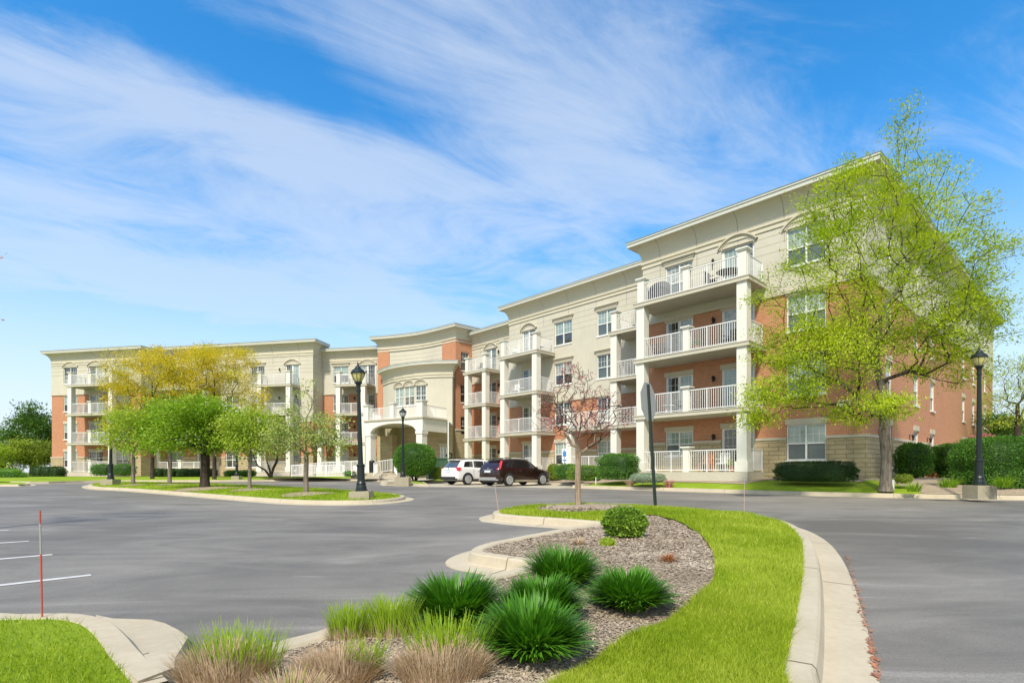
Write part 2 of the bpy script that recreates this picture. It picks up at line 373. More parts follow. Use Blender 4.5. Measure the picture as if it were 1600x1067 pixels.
MITRE = [0.35]
def sweep(path, prof, mb, mi=None, closed=False):
    """path: list of (x,y), prof: list of (offset to the right-hand side, z); mitred"""
    n = len(path); nrm = []
    for i in range(n):
        def seg(a, b): d = unit(path[b][0] - path[a][0], path[b][1] - path[a][1]); return (d[1], -d[0])
        if closed: n0, n1 = seg(i - 1, i), seg(i, (i + 1) % n)
        else: n0 = seg(i - 1, i) if i > 0 else seg(i, i + 1); n1 = seg(i, i + 1) if i < n - 1 else n0
        sx, sy = n0[0] + n1[0], n0[1] + n1[1]; k = max(1 + n0[0] * n1[0] + n0[1] * n1[1], MITRE[0])
        nrm.append((sx / k, sy / k))
    dist = 0
    for i in range(n if closed else n - 1):
        j = (i + 1) % n; L = math.hypot(path[j][0] - path[i][0], path[j][1] - path[i][1])
        for k in range(len(prof) - 1):
            (o0, z0), (o1, z1) = prof[k], prof[k + 1]
            P = lambda q, o, z: (path[q][0] + nrm[q][0] * o, path[q][1] + nrm[q][1] * o, z)
            mb.face([P(i, o0, z0), P(j, o0, z0), P(j, o1, z1), P(i, o1, z1)], [(dist, z0), (dist + L, z0), (dist + L, z1), (dist, z1)], mi)
        dist += L
    return nrm

def cornice_joints(mj, path, prof, joints, zb):
    # sealed control joints that follow the cove
    mj.mi = 1
    for i in range(len(path) - 1):
        L = math.hypot(path[i + 1][0] - path[i][0], path[i + 1][1] - path[i][1]); n = max(1, int(L / joints)); d = unit(path[i + 1][0] - path[i][0], path[i + 1][1] - path[i][1]); nn = (d[1], -d[0])
        for q in range(n):
            s = L * (q + .5) / n; b = (path[i][0] + d[0] * s, path[i][1] + d[1] * s)
            for k in range(7, len(prof) - 1):
                (o0, z0), (o1, z1) = prof[k], prof[k + 1]
                P = lambda t, o, z: (b[0] + d[0] * t + nn[0] * (o + .003), b[1] + d[1] * t + nn[1] * (o + .003), z - .002)
                mj.face([P(-.009, o0, z0), P(.009, o0, z0), P(.009, o1, z1), P(-.009, o1, z1)])
            mj.box(lambda u, w, z: (b[0] + d[0] * u + nn[0] * w, b[1] + d[1] * u + nn[1] * w, z), -.008, .008, .0301, .036, zb - 1.0, zb - .2)
    mj.mi = 0

def cornice(path, top, joints=None, H=1.05, ov=0.65, cap=True):
    """big cove cornice; path runs so that its right-hand side is outward"""
    zb = top - H - 0.28
    prof = [(0.03, zb - .20), (.08, zb - .20), (.08, zb - .08), (.045, zb - .06), (.045, zb + .03), (.11, zb + .05), (.11, zb + .10), (.05, zb + .12)]
    c0, c1 = zb + .12, top - .27
    for k in range(1, 9):
        a = k / 8 * math.pi / 2; prof.append((.05 + (ov - .05) * (1 - math.cos(a)), c0 + (c1 - c0) * math.sin(a)))
    mb = MB(); nr = sweep(path, prof, mb)
    if joints: cornice_joints(mb, path, prof, joints, zb)
    c = bb(mb, 'cornice', [M['cornice'], M['joint']])
    m2 = MB(); sweep(path, [(ov, top - .27), (ov + .03, top - .27), (ov + .03, top - .10), (ov + .07, top - .08), (ov + .07, top - .0), (ov - .4, top)], m2)
    bb(m2, 'fascia', M['fascia'], c)
    if cap:
        m3 = MB(); sweep(path, [(ov + .05, top + .001), (ov + .085, top + .001), (ov + .085, top + .035), (ov - .5, top + .04)], m3); bb(m3, 'coping', M['coping'], c)
    return c

def window(fr, w, u0, u1, z0, z1, style='double', mats=('glass_pale', 'glass_mid'), head=None, sill=True, grid='top', name='window', parent=BLD):
    """u0<u1; styles: double (twin double-hung), single (one double-hung), door (sliding with a gridded leaf)"""
    g = MB(); W = w - 0.085; f = 0.055
    zm = z0 + (z1 - z0) * 0.47
    wid = u1 - u0; leaves = [(u0 + f, u1 - f)] if style == 'single' else [(u0 + f, (u0 + u1) / 2 - f / 2), ((u0 + u1) / 2 + f / 2, u1 - f)]
    if style == 'door':
        for k, (a, b) in enumerate(leaves):
            i = k % len(mats)
            g.face([fr(a, W, z0 + f), fr(b, W, z0 + f), fr(b, W, z1 - f), fr(a, W, z1 - f)], [(a, z0), (b, z0), (b, z1), (a, z1)], mi=i)
    else:
        for (a, b) in leaves:
            g.face([fr(a, W - .03, z0 + f), fr(b, W - .03, z0 + f), fr(b, W - .03, zm), fr(a, W - .03, zm)], [(a, z0), (b, z0), (b, zm), (a, zm)], mi=len(mats) - 1)
            g.face([fr(a, W, zm), fr(b, W, zm), fr(b, W, z1 - f), fr(a, W, z1 - f)], [(a, zm), (b, zm), (b, z1), (a, z1)], mi=0)
    o = bb(g, name, [M[k] for k in mats], parent)
    fm = MB(); B = lambda a, b, c, d, p=.045, q=.02: fm.box(fr, a, b, W - q, W + p, c, d)
    B(u0, u0 + f, z0, z1); B(u1 - f, u1, z0, z1); B(u0 + f, u1 - f, z0, z0 + f); B(u0 + f, u1 - f, z1 - f, z1)
    if len(leaves) == 2: B((u0 + u1) / 2 - f / 2 - .01, (u0 + u1) / 2 + f / 2 + .01, z0 + f, z1 - f, .05)
    for (a, b) in leaves:
        if style != 'door': fm.box(fr, a, b, W - .03, W + .03, zm - .03, zm + .03)
        if grid:
            m = .008; nx, nz = (3, 5) if style == 'door' else (3 if b - a > .5 else 2, 2)
            zl, zh = (z0 + f, z1 - f) if style == 'door' else (zm, z1 - f)
            rows = [(zl, zh, nz)] if style == 'door' or grid == 'top' else [(zl, zh, nz), (z0 + f, zm, nz)]
            for (zl, zh, nz) in rows:
                for k in range(1, nx): x = a + (b - a) * k / nx; fm.box(fr, x - m, x + m, W - .025, W + .012, zl, zh)
                for k in range(1, nz): zz = zl + (zh - zl) * k / nz; fm.box(fr, a, b, W - .022, W + .009, zz - m, zz + m)
        if style == 'door':
            s = .07; fm.box(fr, a, a + s, W - .01, W + .022, z0 + f, z1 - f); fm.box(fr, b - s, b, W - .01, W + .022, z0 + f, z1 - f)
            fm.box(fr, a + s, b - s, W - .01, W + .022, z0 + f, z0 + f + .16)
    bb(fm, 'frame', M['frame'], o)
    if sill and style != 'door':
        sm = MB(); sm.box(fr, u0 - .05, u1 + .05, w - .02, w + .075, z0 - .09, z0 - .002); bb(sm, 'sill', M['frame'], o)
    if head == 'lintel':
        h = MB(); h.box(fr, u0 - .06, u1 + .06, w - .02, w + .035, z1 + .002, z1 + .27); bb(h, 'lintel', M['trim'], o)
    elif head == 'flat':
        h = MB(); h.box(fr, u0 - .04, u1 + .04, w - .02, w + .06, z1 + .002, z1 + .14)
        h.box(fr, u0 - .10, u1 + .10, w - .02, w + .09, z1 + .14, z1 + .24); h.box(fr, u0 - .15, u1 + .15, w - .02, w + .13, z1 + .24, z1 + .29)
        h.box(fr, u0 - .19, u1 + .19, w - .02, w + .18, z1 + .29, z1 + .35); bb(h, 'pediment', M['trim'], o)
    elif head == 'arch':
        h = MB(); arch_moulding(h, fr, w, u0 - .16, u1 + .16, z1 + .07, .50); bb(h, 'pediment', M['trim'], o)
        h.box
    return o
def arch_moulding(h, fr, w, a, b, z, rise, n=12):
    c = (a + b) / 2; hw = (b - a) / 2; Rr = (hw * hw + rise * rise) / (2 * rise); th = math.asin(min(1, hw / Rr))
    for (r0, r1, pr) in ((-.05, .03, .16), (-.13, -.05, .09), (-.24, -.13, .05)):
        for k in range(n):
            t0, t1 = -th + 2 * th * k / n, -th + 2 * th * (k + 1) / n
            q = []
            for (t, r) in ((t0, r0), (t1, r0), (t1, r1), (t0, r1)): q.append((c + (Rr + r) * math.sin(t), z + rise - Rr + (Rr + r) * math.cos(t)))
            f = [fr(u, w + pr, zz) for u, zz in q]; bk = [fr(u, w - .02, zz) for u, zz in q]
            h.face(f); h.face([f[0], f[1], bk[1], bk[0]]); h.face([f[3], f[2], bk[2], bk[3]])
    h.box(fr, a + .1, b - .1, w - .02, w + .07, z - .06, z + .0)

def wall_lamp(fr, w, u, z, parent=BLD):
    m = MB(); m.box(fr, u - .05, u + .05, w, w + .02, z - .14, z + .1); m.beam(fr(u, w + .02, z + .06), fr(u, w + .16, z + .1), .018)
    c = fr(u, w + .16, z - .08); m.lathe([(.035, -.12), (.06, -.10), (.045, -.02), (.075, .08), (.085, .1), (.03, .17), (.012, .22)], 8, c)
    bb(m, 'wall_lantern', M['iron'], parent)

def rail(path, z, h=1.07, post_every=1.9, sp=0.115, name='railing', parent=BLD, mb=None, z1=None, bal=.022):
    own = mb is None; mb = mb or MB()
    for i in range(len(path) - 1):
        a, b = Vector(path[i]), Vector(path[i + 1]); L = (b - a).length; d = (b - a) / L
        za, zb_ = (z, z) if z1 is None else (z + (z1 - z) * i / (len(path) - 1), z + (z1 - z) * (i + 1) / (len(path) - 1))
        A = lambda s, zz: (a.x + d.x * s, a.y + d.y * s, za + (zb_ - za) * s / L + zz)
        mb.beam(A(0, h), A(L, h), .055, .045); mb.beam(A(0, .09), A(L, .09), .04, .04)
        n = max(1, round(L / post_every))
        for k in range(n + 1): s = min(max(L * k / n, .025), L - .025); mb.beam(A(s, 0), A(s, h + .01), .048)
        m = int(L / sp)
        for k in range(1, m): mb.beam(A(L * k / m, .10), A(L * k / m, h - .02), bal, bal)
    if own: return bb(mb, name, M['rail'], parent)

def pillar(mb, fr, u, w, z0, z1, s=.42, cap=True, basebox=False):
    mb.box(fr, u - s / 2, u + s / 2, w - s / 2, w + s / 2, z0, z1)
    if cap:
        mb.box(fr, u - s / 2 - .05, u + s / 2 + .05, w - s / 2 - .05, w + s / 2 + .05, z1, z1 + .06)
        mb.box(fr, u - s / 2 - .09, u + s / 2 + .09, w - s / 2 - .09, w + s / 2 + .09, z1 + .06, z1 + .13)
    if basebox: mb.box(fr, u - s / 2 - .07, u + s / 2 + .07, w - s / 2 - .07, w + s / 2 + .07, z0, z0 + .45)

def balcony(fr, w0, u0, u1, d, floors, cols, mids=(), gz=1.2, open_left=True, open_right=True, pillars_all=None, top_pillars=None):
    """a stack of decks: u0<u1 along the wall, depth d; cols at u values carry every deck"""
    objs = []
    wf = w0 + d
    for fl in floors:
        z = FLOOR[fl]; s = MB()
        if fl == 0: s.box(fr, u0 - .0, u1 + .0, w0, wf + .05, gz - .35, z)
        else:
            s.box(fr, u0 - .08, u1 + .08, w0, wf + .08, z - .22, z); s.box(fr, u0 - .11, u1 + .11, w0, wf + .11, z - .045, z + .0)
        o = bb(s, 'balcony', M['deck']); objs.append(o)
        e = .12; stops = sorted([u0 + e, u1 - e] + list(mids))
        for k, s_, h_ in ([(k, .40, 1.22) for k in cols] if fl == max(floors) else []) + [(k, .34, 1.16) for k in mids]:
            pm = MB(); pillar(pm, fr, k, wf - .25, z, z + h_, s_); bb(pm, 'pillar', M['column'], o)
        pts = [fr(u0 + e, w0 + .05, 0)] if open_right else []
        pts += [fr(u0 + e, wf - .14, 0), fr(u1 - e, wf - .14, 0)] + ([fr(u1 - e, w0 + .05, 0)] if open_left else [])
        rail([(p[0], p[1]) for p in pts], z, parent=o)
        if fl < 3 and (fl + 1) in floors:
            for k in cols:
                cm = MB(); s_ = .24
                cm.box(fr, k - s_, k + s_, wf - .25 - s_, wf - .25 + s_, z, FLOOR[fl + 1] - .22)
                if fl == 0: cm.box(fr, k - s_ - .07, k + s_ + .07, wf - .25 - s_ - .07, wf - .25 + s_ + .07, z, z + .5)
                bb(cm, 'column', M['column'], o)
    return objs

def heads(fl): return FLOOR[fl] + (2.22 if fl < 3 else 2.3)
# ---- block B1 (near right corner)
TOP1, TOPA, TOPA2 = 14.85, 15.4, 14.9
h1 = []
def col_windows(fr, w, u0, u1, kinds, holes, base=0, **k):
    """kinds: per floor (style, head, sill above floor, mats)"""
    for fl, kd in enumerate(kinds):
        if kd is None: continue
        st, hd, sl, mt = kd; z0 = FLOOR[fl] + sl; z1 = heads(fl)
        holes.append((u0, u1, z0, z1)); PEND.append((fr, w, u0, u1, z0, z1, st, mt, hd, k))
PEND = []
W1 = ('glass_pale', 'glass_mid'); D1 = ('glass_curtain', 'glass_dark'); D2 = ('glass_dark', 'glass_pale'); WD = ('glass_pale', 'glass_dark'); DD = ('glass_dark',); WC = ('glass_curtain', 'glass_dark')
col_windows(FR, 0, 8.05, 9.70, [('double', 'lintel', .9, W1), ('door', 'lintel', .03, ('glass_pale', 'glass_dark')), ('door', 'lintel', .03, ('glass_pale', 'glass_dark')), ('double', 'flat', .45, ('glass_curtain', 'glass_mid'))], h1)
col_windows(FR, 0, 4.75, 6.45, [('door', 'lintel', .03, ('glass_pale', 'glass_dark')), ('door', 'lintel', .03, ('glass_pale', 'glass_pale')), ('door', 'lintel', .03, ('glass_curtain', 'glass_curtain')), ('door', 'arch', .03, ('glass_mid', 'glass_pale'))], h1)
col_windows(FR, 0, 1.55, 3.25, [('double', 'lintel', .54, W1)] * 3 + [('double', 'arch', .54, W1)], h1, grid='top')
wall(FR, 0, 11.15, 0, std_bands(0.9, 10.03, TOP1 - .3), h1)
hs = []
side_cols = [(2.95, 4.4), (8.28, 10.0), (12.19, 14.07), (22.1, 23.85), (26.2, 28.5), (31.6, 33.6)]
for i, (a, b) in enumerate(side_cols):
    gf = ('single', 'lintel', .25, WC) if i in (0, 2) else ('single', 'lintel', .9, WC)
    col_windows(FS, 0, a + .1, min(a + 1.15, b), [gf if i < 3 else ('single', 'lintel', .6, WD), ('single', 'lintel', .54, WD), ('single', 'lintel', .54, WC), ('single', 'flat', .54, WD)], hs)
wall(FS, 0, 36.5, 0, std_bands(0.7, 10.03, TOP1 - .3), hs)
hl = []
wall(Frame(FR(11.15, 0, 0)[:2], FR.N and (-FR.N[0], -FR.N[1]), FR.U), 0, 3.96, 0, std_bands(0.9, 10.03, TOP1 - .3), hl)
far = FS(36.5, 0, 0)
FSB = Frame(far[:2], FR.U, (-FR.N[0], -FR.N[1])); wall(FSB, 0, 14, 0, std_bands(.7, 10.03, TOP1 - .3), [])
def xy(fr, u, w): return fr(u, w, 0)[:2]
# corniced path must have outward on its right-hand side while walking
cornice([xy(FR, 11.15, -3.96), xy(FR, 11.15, 0), xy(FR, 0, 0), xy(FS, 36.5, 0), xy(FSB, 14, 0)][::-1][::-1], TOP1, joints=1.95)
# ---- section A
SEC[0] = 'a'
ha = []
col_windows(FR, -3.96, 23.75, 25.3, [('door', 'lintel', .03, D1), ('door', 'lintel', .03, D1), ('door', 'lintel', .03, D1), ('door', 'arch', .03, ('glass_mid', 'glass_pale'))], ha)
col_windows(FR, -3.96, 19.95, 21.7, [('double', 'lintel', .54, ('glass_mid', 'glass_mid')), ('double', 'lintel', .54, WD), ('double', 'flat', .54, WD), ('double', 'flat', .54, W1)], ha)
col_windows(FR, -3.96, 15.9, 17.6, [('double', 'lintel', .54, ('glass_pale', 'glass_pale')), ('double', 'lintel', .54, W1), ('double', 'flat', .54, ('glass_mid', 'glass_mid')), ('double', 'flat', .54, W1)], ha)
col_windows(FR, -3.96, 11.9, 13.5, [('door', 'lintel', .03, D1)] * 3 + [('door', 'arch', .03, D1)], ha)
wall(FR, 11.15, 26.8, -3.96, std_bands(.9, 6.95, TOPA - .3), ha)
wall(Frame(FR(26.8, -3.96, 0)[:2], (-FR.N[0], -FR.N[1]), FR.U), 0, 2.1, 0, std_bands(.9, 6.95, TOPA - .3), [])
cornice([xy(FR, 26.8, -6.06), xy(FR, 26.8, -3.96), xy(FR, 11.15 + .0, -3.96)], TOPA, joints=2.4)
# ---- section A2
SEC[0] = 'a2'
h2 = []
col_windows(FR, -6.05, 30.85, 32.4, [('door', 'lintel', .03, DD)] * 3 + [('door', 'arch', .03, ('glass_mid', 'glass_pale'))], h2)
wall(FR, 26.8, 34.4, -6.05, std_bands(.9, 10.0, TOPA2 - .3), h2)
cornice([xy(FR, 34.35, -6.05), xy(FR, 26.85, -6.05)], TOPA2, joints=2.4)
# ---- string courses, base caps
def course(fr, u0, u1, w, z, h=.12, p=.1, e0=0, e1=0): tm = MB(); tm.box(fr, u0 - e0, u1 + e1, w - .01, w + p, z, z + h); bb(tm, 'string_course', M['trim'])
def cut_course(fr, u0, u1, w, z, holes, h=.12, p=.1):
    xs = [u0]; 
    for (a, b, c, d) in sorted(holes):
        if c < z + h and d > z - .01: xs += [a, b]
    xs.append(u1)
    for i in range(0, len(xs), 2):
        if xs[i + 1] - xs[i] > .01: q = MB(); q.box(fr, xs[i], xs[i + 1], w - .01, w + p, z, z + h); bb(q, 'string_course', M['trim'])
cut_course(FR, -.1, 11.15, 0, 3.121, h1); cut_course(FS, 0, 36.5, 0, 3.122, hs); cut_course(FR, 11.3, 26.9, -3.96, 3.121, ha); cut_course(FR, 26.8, 34.35, -6.05, 3.121, h2)
cut_course(FR, -.1, 11.2, 0, 10.03, h1, .17, .09); cut_course(FS, 0, 36.5, 0, 10.032, hs, .17, .09)
cut_course(FR, 11.3, 26.9, -3.96, 6.95, ha, .15, .08); cut_course(FR, 26.8, 34.35, -6.05, 10.0, h2, .15, .08)
# ---- left wing sections
SEC[0] = 'l1'
hL1 = []
col_windows(FL1, 0, 8.35, 10.15, [('double', 'lintel', .5, WD), ('double', 'lintel', .5, WD), ('double', 'lintel', .5, WD), ('double', 'arch', .5, W1)], hL1)
col_windows(FL1, 0, 4.9, 6.8, [('double', 'lintel', .9, DD), ('door', 'lintel', .03, D2), ('door', 'lintel', .03, D1), ('door', 'arch', .03, D1)], hL1)
col_windows(FL1, 0, 1.5, 3.25, [('double', 'lintel', .5, WD)] * 3 + [('double', 'flat', .5, W1)], hL1)
wall(FL1, 0, 11.8, 0, std_bands(.7, 10.0, 14.5), hL1)
fl = Frame(xy(FL1, 11.8, 0), (-FL1.N[0], -FL1.N[1]), FL1.U); wall(fl, 0, 16, 0, std_bands(.7, 10.0, 14.5), [])
fr_ = Frame(xy(FL1, 0, 0), (-FL1.N[0], -FL1.N[1]), (-FL1.U[0], -FL1.U[1])); wall(fr_, 0, 4.4, 0, std_bands(.7, 10.0, 14.5), [])
cornice([xy(FL1, 11.8, -16), xy(FL1, 11.8, 0), xy(FL1, 0, 0), xy(FL1, 0, -4.3)], 14.8, joints=3.0)
cut_course(FL1, -.1, 11.9, 0, 3.121, hL1); cut_course(FL1, -.1, 11.9, 0, 10.0, hL1, .15, .09)
hL2 = []; SEC[0] = 'l2'
col_windows(FL2, 0, 1.6, 3.27, [('door', 'lintel', .03, DD), ('door', 'lintel', .03, D1), ('door', 'lintel', .03, DD), ('door', 'arch', .03, D2)], hL2)
col_windows(FL2, 0, 5.8, 7.5, [('double', 'lintel', .5, DD), ('double', 'lintel', .5, WD), ('double', 'flat', .5, WD), ('double', 'flat', .5, WD)], hL2)
col_windows(FL2, 0, 9.0, 10.6, [('double', 'lintel', .5, DD), ('double', 'lintel', .5, WD), ('double', 'flat', .5, WD), ('double', 'flat', .5, WD)], hL2)
col_windows(FL2, 0, 12.6, 14.3, [('door', 'lintel', .03, D1)] * 3 + [('door', 'arch', .03, D1)], hL2)
col_windows(FL2, 0, 16.2, 17.8, [('double', 'lintel', .5, WD)] * 3 + [('double', 'flat', .5, WD)], hL2)
wall(FL2, 0, 19.2, 0, std_bands(.7, 6.9, 15.2), hL2)
frr = Frame(xy(FL2, 0, 0), (-FL2.N[0], -FL2.N[1]), (-FL2.U[0], -FL2.U[1])); wall(frr, 0, 2.2, 0, std_bands(.7, 6.9, 15.2), [])
cornice([xy(FL2, 19.2, -2), xy(FL2, 19.2, 0), xy(FL2, 0, 0), xy(FL2, 0, -2.2)], 15.5, joints=3.0)
cut_course(FL2, -.1, 19.2, 0, 3.121, hL2); cut_course(FL2, -.1, 19.2, 0, 6.9, hL2, .15, .09)
hL3 = []; SEC[0] = 'l3'
col_windows(FL3, 0, 3.55, 5.35, [('double', 'lintel', .5, ('glass_pale', 'glass_mid')), ('double', 'lintel', .5, DD), ('double', 'lintel', .5, DD), ('double', 'flat', .5, WD)], hL3)
col_windows(FL3, 0, .4, 2.25, [('door', 'lintel', .03, DD), ('door', 'lintel', .03, DD), ('door', 'lintel', .03, DD), ('door', 'arch', .03, ('glass_pale', 'glass_pale'))], hL3)
wall(FL3, 0, 6.8, 0, std_bands(.7, 9.97, 14.5), hL3)
cornice([xy(FL3, 6.8, 0), xy(FL3, 0, 0)], 14.85, joints=3.0)
cut_course(FL3, 0, 6.8, 0, 3.121, hL3); cut_course(FL3, 0, 6.8, 0, 9.97, hL3, .15, .09)
# ---- entrance block: concave facade between two brick strips, with a bowed bay
ec = [(-13.8, 56.2), (-12.6, 55.85), (-11.4, 55.45), (-10.2, 54.95), (-9.1, 54.4), (-8.0, 53.65), (-6.7, 52.6), (-5.31, 51.4)]
TOPE = 15.4
def seg_frame(a, b): d = unit(b[0] - a[0], b[1] - a[1]); return Frame(a, d, (d[1], -d[0])), math.hypot(b[0] - a[0], b[1] - a[1])
uacc = 0
for i in range(len(ec) - 1):
    fr, L = seg_frame(ec[i], ec[i + 1])
    if i in (0, len(ec) - 2): bands = [(.9, 5.5, 'stone', .1), (5.5, 14.2, 'brick', .05)]
    else: bands = [(.9, 6.2, 'siding', 0), (6.2, 14.2, 'stucco', 0)]
    SEC[0] = 'eL' if i == 0 else ('eR' if i == len(ec) - 2 else 'e'); wall(fr, 0, L, 0, bands, [])
def strip_returns(i, j, key):
    a, b = ec[i], ec[j]; fr, L = seg_frame(a, b); w = WALLS[key]
    w.face([fr(0, 0, 5.5), fr(0, .15, 5.5), fr(0, .15, 14.2), fr(0, 0, 14.2)])
TF = Frame(ec[-1], unit(.742, .670), unit(.670, -.742)); ht = []
col_windows(TF, 0, .55, 1.55, [None, ('single', 'lintel', .5, DD), ('single', 'lintel', .5, DD), ('single', 'lintel', .5, DD)], ht)
wall(TF, 0, 2.2, 0, [(.9, 5.5, 'stone', .1), (5.5, 14.2, 'brick', .05)], ht)
SEC[0] = 'eL'; FE0 = Frame(ec[0], FL1.N and (-FL1.N[0], -FL1.N[1]), FL1.U); wall(FE0, 0, 2.2, 0, [(.9, 5.5, 'stone', .1), (5.5, 14.2, 'brick', .05)], [])
cornice([(-13.4, 58.1)] + ec + [TF(2.4, 0, 0)[:2]], TOPE, joints=None, H=1.0)
course(TF, -.1, 2.2, 0, 5.5, .15, .16); 
for i in (0, len(ec) - 2):
    fr, L = seg_frame(ec[i], ec[i + 1]); course(fr, 0, L, 0, 5.501, .15, .16)
# fanlight ornament on the upper cream wall
fr, L = seg_frame(ec[3], ec[4]); am = MB(); arch_moulding(am, fr, 0.0, -.25, 1.75, 12.15, .55)
am.box(fr, -.1, 1.6, .03, .08, 12.0, 12.12); bb(am, 'arch_moulding', M['trim'])
# bay
bay = [(-13.2, 55.75), (-12.35, 54.35), (-11.5, 53.3), (-10.4, 52.35), (-9.2, 51.55), (-8.0, 51.05), (-6.8, 50.75), (-5.55, 50.65), (-5.45, 51.4)]
TOPB = 11.85; hb_all = []
BW = {2: 1, 3: 1, 4: 1, 5: 1}
uac = 0; SEC[0] = 'bay'
for i in range(len(bay) - 1):
    fr, L = seg_frame(bay[i], bay[i + 1]); hb = []
    if i in (2, 3, 4):
        c = L / 2; ww = min(L - .16, 1.3); hb = [(c - ww / 2, c + ww / 2, 7.95, 9.75)]
        PEND.append((fr, 0, c - ww / 2, c + ww / 2, 7.95, 9.75, 'double', ('glass_mid', 'glass_mid'), 'arch', dict(sill=True, grid=True)))
    wall(fr, 0, L, 0, [(.9, 5.9, 'siding', 0), (5.9, 11.4, 'stucco', 0)], hb)
cornice(bay, TOPB, joints=None, H=.95, ov=.6)
rb = MB(); rb.face([(x, y, TOPB - .05) for x, y in bay]); bb(rb, 'bay_roof', M['roof'])
# entrance terrace on columns with an arched fascia
tp = [(-13.3, 49.0), (-7.45, 45.3), (-5.75, 48.2)]
T0, T1 = 5.05, 6.1
em = MB(); frp, Lp = seg_frame(tp[0], tp[1]); n = 20
for k in range(n):
    a, b = Lp * k / n, Lp * (k + 1) / n
    def zl(s): t = (s - Lp / 2) / (Lp / 2 - .75); return T0 + .75 * math.sqrt(max(0, 1 - t * t)) if abs(t) < 1 else T0
    em.face([frp(a, 0, zl(a)), frp(b, 0, zl(b)), frp(b, 0, T1), frp(a, 0, T1)]); em.face([frp(a, -.35, zl(a)), frp(b, -.35, zl(b)), frp(b, -.35, T1), frp(a, -.35, T1)])
    em.face([frp(a, 0, zl(a)), frp(b, 0, zl(b)), frp(b, -.35, zl(b)), frp(a, -.35, zl(a))])
fr2, L2 = seg_frame(tp[1], tp[2]); em.box(fr2, 0, L2, -.35, 0, T0, T1)
fr3, L3 = seg_frame((-12.9, 54.0), tp[0]); em.box(fr3, 0, L3, -.35, 0, T0, T1)
ter = bb(em, 'entrance_canopy', M['column'])
sm = MB(); sm.face([(x, y, T0 + .8) for x, y in [(-12.9, 54.0), tp[0], tp[1], tp[2], (-5.6, 50.6), (-9, 51.5), (-11.5, 53.4)]]); sm.face([(x, y, T1 - .02) for x, y in [(-12.9, 54.0), tp[0], tp[1], tp[2], (-5.6, 50.6), (-9, 51.5), (-11.5, 53.4)]])
bb(sm, 'soffit', M['deck'], ter)
cm = MB(); sweep([(-12.9, 54.0)] + tp, [(0, T1), (.1, T1), (.1, T1 + .12), (-.4, T1 + .13)], cm); bb(cm, 'coping', M['trim'], ter)
rail([(-12.9, 53.6), (tp[0][0] + .1, tp[0][1] + .15), (tp[1][0], tp[1][1] + .15), (tp[2][0] - .1, tp[2][1] + .1)], T1 + .13, h=1.0, parent=ter)
for (uu, s) in ((.25, .55), (3.4, .42), (Lp - .25, .6)): pm = MB(); pillar(pm, frp, uu, -.2, T1 + .1, T1 + 1.35, s); bb(pm, 'pillar', M['column'], ter)
for uu in (.45, Lp - .4):
    c_ = MB(); c_.box(frp, uu - .32, uu + .32, -.66, -.02, 1.3, T0 - .25); c_.box(frp, uu - .38, uu + .38, -.72, .04, T0 - .25, T0)
    c_.box(frp, uu - .4, uu + .4, -.74, .06, 1.3, 1.75); bb(c_, 'column', M['column'], ter)
sp_ = MB(); fs, Ls = seg_frame((-12.55, 51.8), (-11.3, 51.3)); sp_.box(fs, 0, Ls, -.9, 0, 1.2, 5.0); bb(sp_, 'stone_pier', M['stone'])
# entry doors + side window in the tan wall of the bay
fr, L = seg_frame(bay[3], bay[4])
PEND.append((fr, .0 + .1, .15, 1.3, 1.45, 3.85, 'door', ('glass_dark', 'glass_curtain'), 'flat', dict(name='entrance_door')))
fr, L = seg_frame(bay[6], bay[7]); PEND.append((fr, .1, .1, .75, 1.5, 3.9, 'door', ('glass_dark', 'glass_dark'), 'flat', dict(name='side_door')))
dp = MB()
for (x, y) in [(-5.72, 48.1)]: dp.tube([(x + .1, y - .12, T1 + .1), (x + .1, y - .12, 1.3)], [.06, .06], 8)
bb(dp, 'downspout', M['rail'])
wr = random.Random(4)
for a in PEND: 
    fr, w, u0, u1, z0, z1, st, mt, hd, k = a
    if fr is not FR or w < -1:
        if wr.random() < .45 and len(mt) == 2: mt = wr.choice([('glass_curtain', 'glass_dark'), ('glass_pale', 'glass_pale'), ('glass_mid', 'glass_dark'), ('glass_pale', 'glass_dark'), ('glass_dark', 'glass_curtain')])
    window(fr, w, u0, u1, z0, z1, st, mt, hd, **k)
for (key, sec), mb in WALLS.items(): bb(mb, {'stone': 'stone_base', 'brick': 'brick_wall', 'stucco': 'stucco_wall', 'siding': 'panelled_wall'}[key], M[key], recalc=False)
# roofs
for pts, z in (([xy(FR, 11.15, 0), xy(FR, 0, 0), xy(FS, 36.5, 0), xy(FSB, 14, 0), xy(FR, 11.15, -30)], TOP1 - .1), ([xy(FR, 26.8, -3.96), xy(FR, 11.15, -3.96), xy(FR, 11.15, -22), xy(FR, 26.8, -22)], TOPA - .1),
               ([xy(FR, 36, -6.05), xy(FR, 26.8, -6.05), xy(FR, 26.8, -20), xy(FR, 36, -20)], TOPA2 - .1), ([xy(FL1, 11.8, 0), xy(FL1, 0, 0), xy(FL1, 0, -16), xy(FL1, 11.8, -16)], 14.7),
               ([xy(FL2, 19.2, 0), xy(FL2, 0, 0), xy(FL2, 0, -16), xy(FL2, 19.2, -16)], 15.4), ([xy(FL3, 6.8, 0), xy(FL3, 0, 0), xy(FL3, 0, -16), xy(FL3, 6.8, -16)], 14.75),
               (ec + [(-3.9, 52.7), (2, 62), (-12, 66)], TOPE - .1)):
    rm = MB(); rm.face([(x, y, z) for x, y in pts]); bb(rm, 'roof', M['roof'])
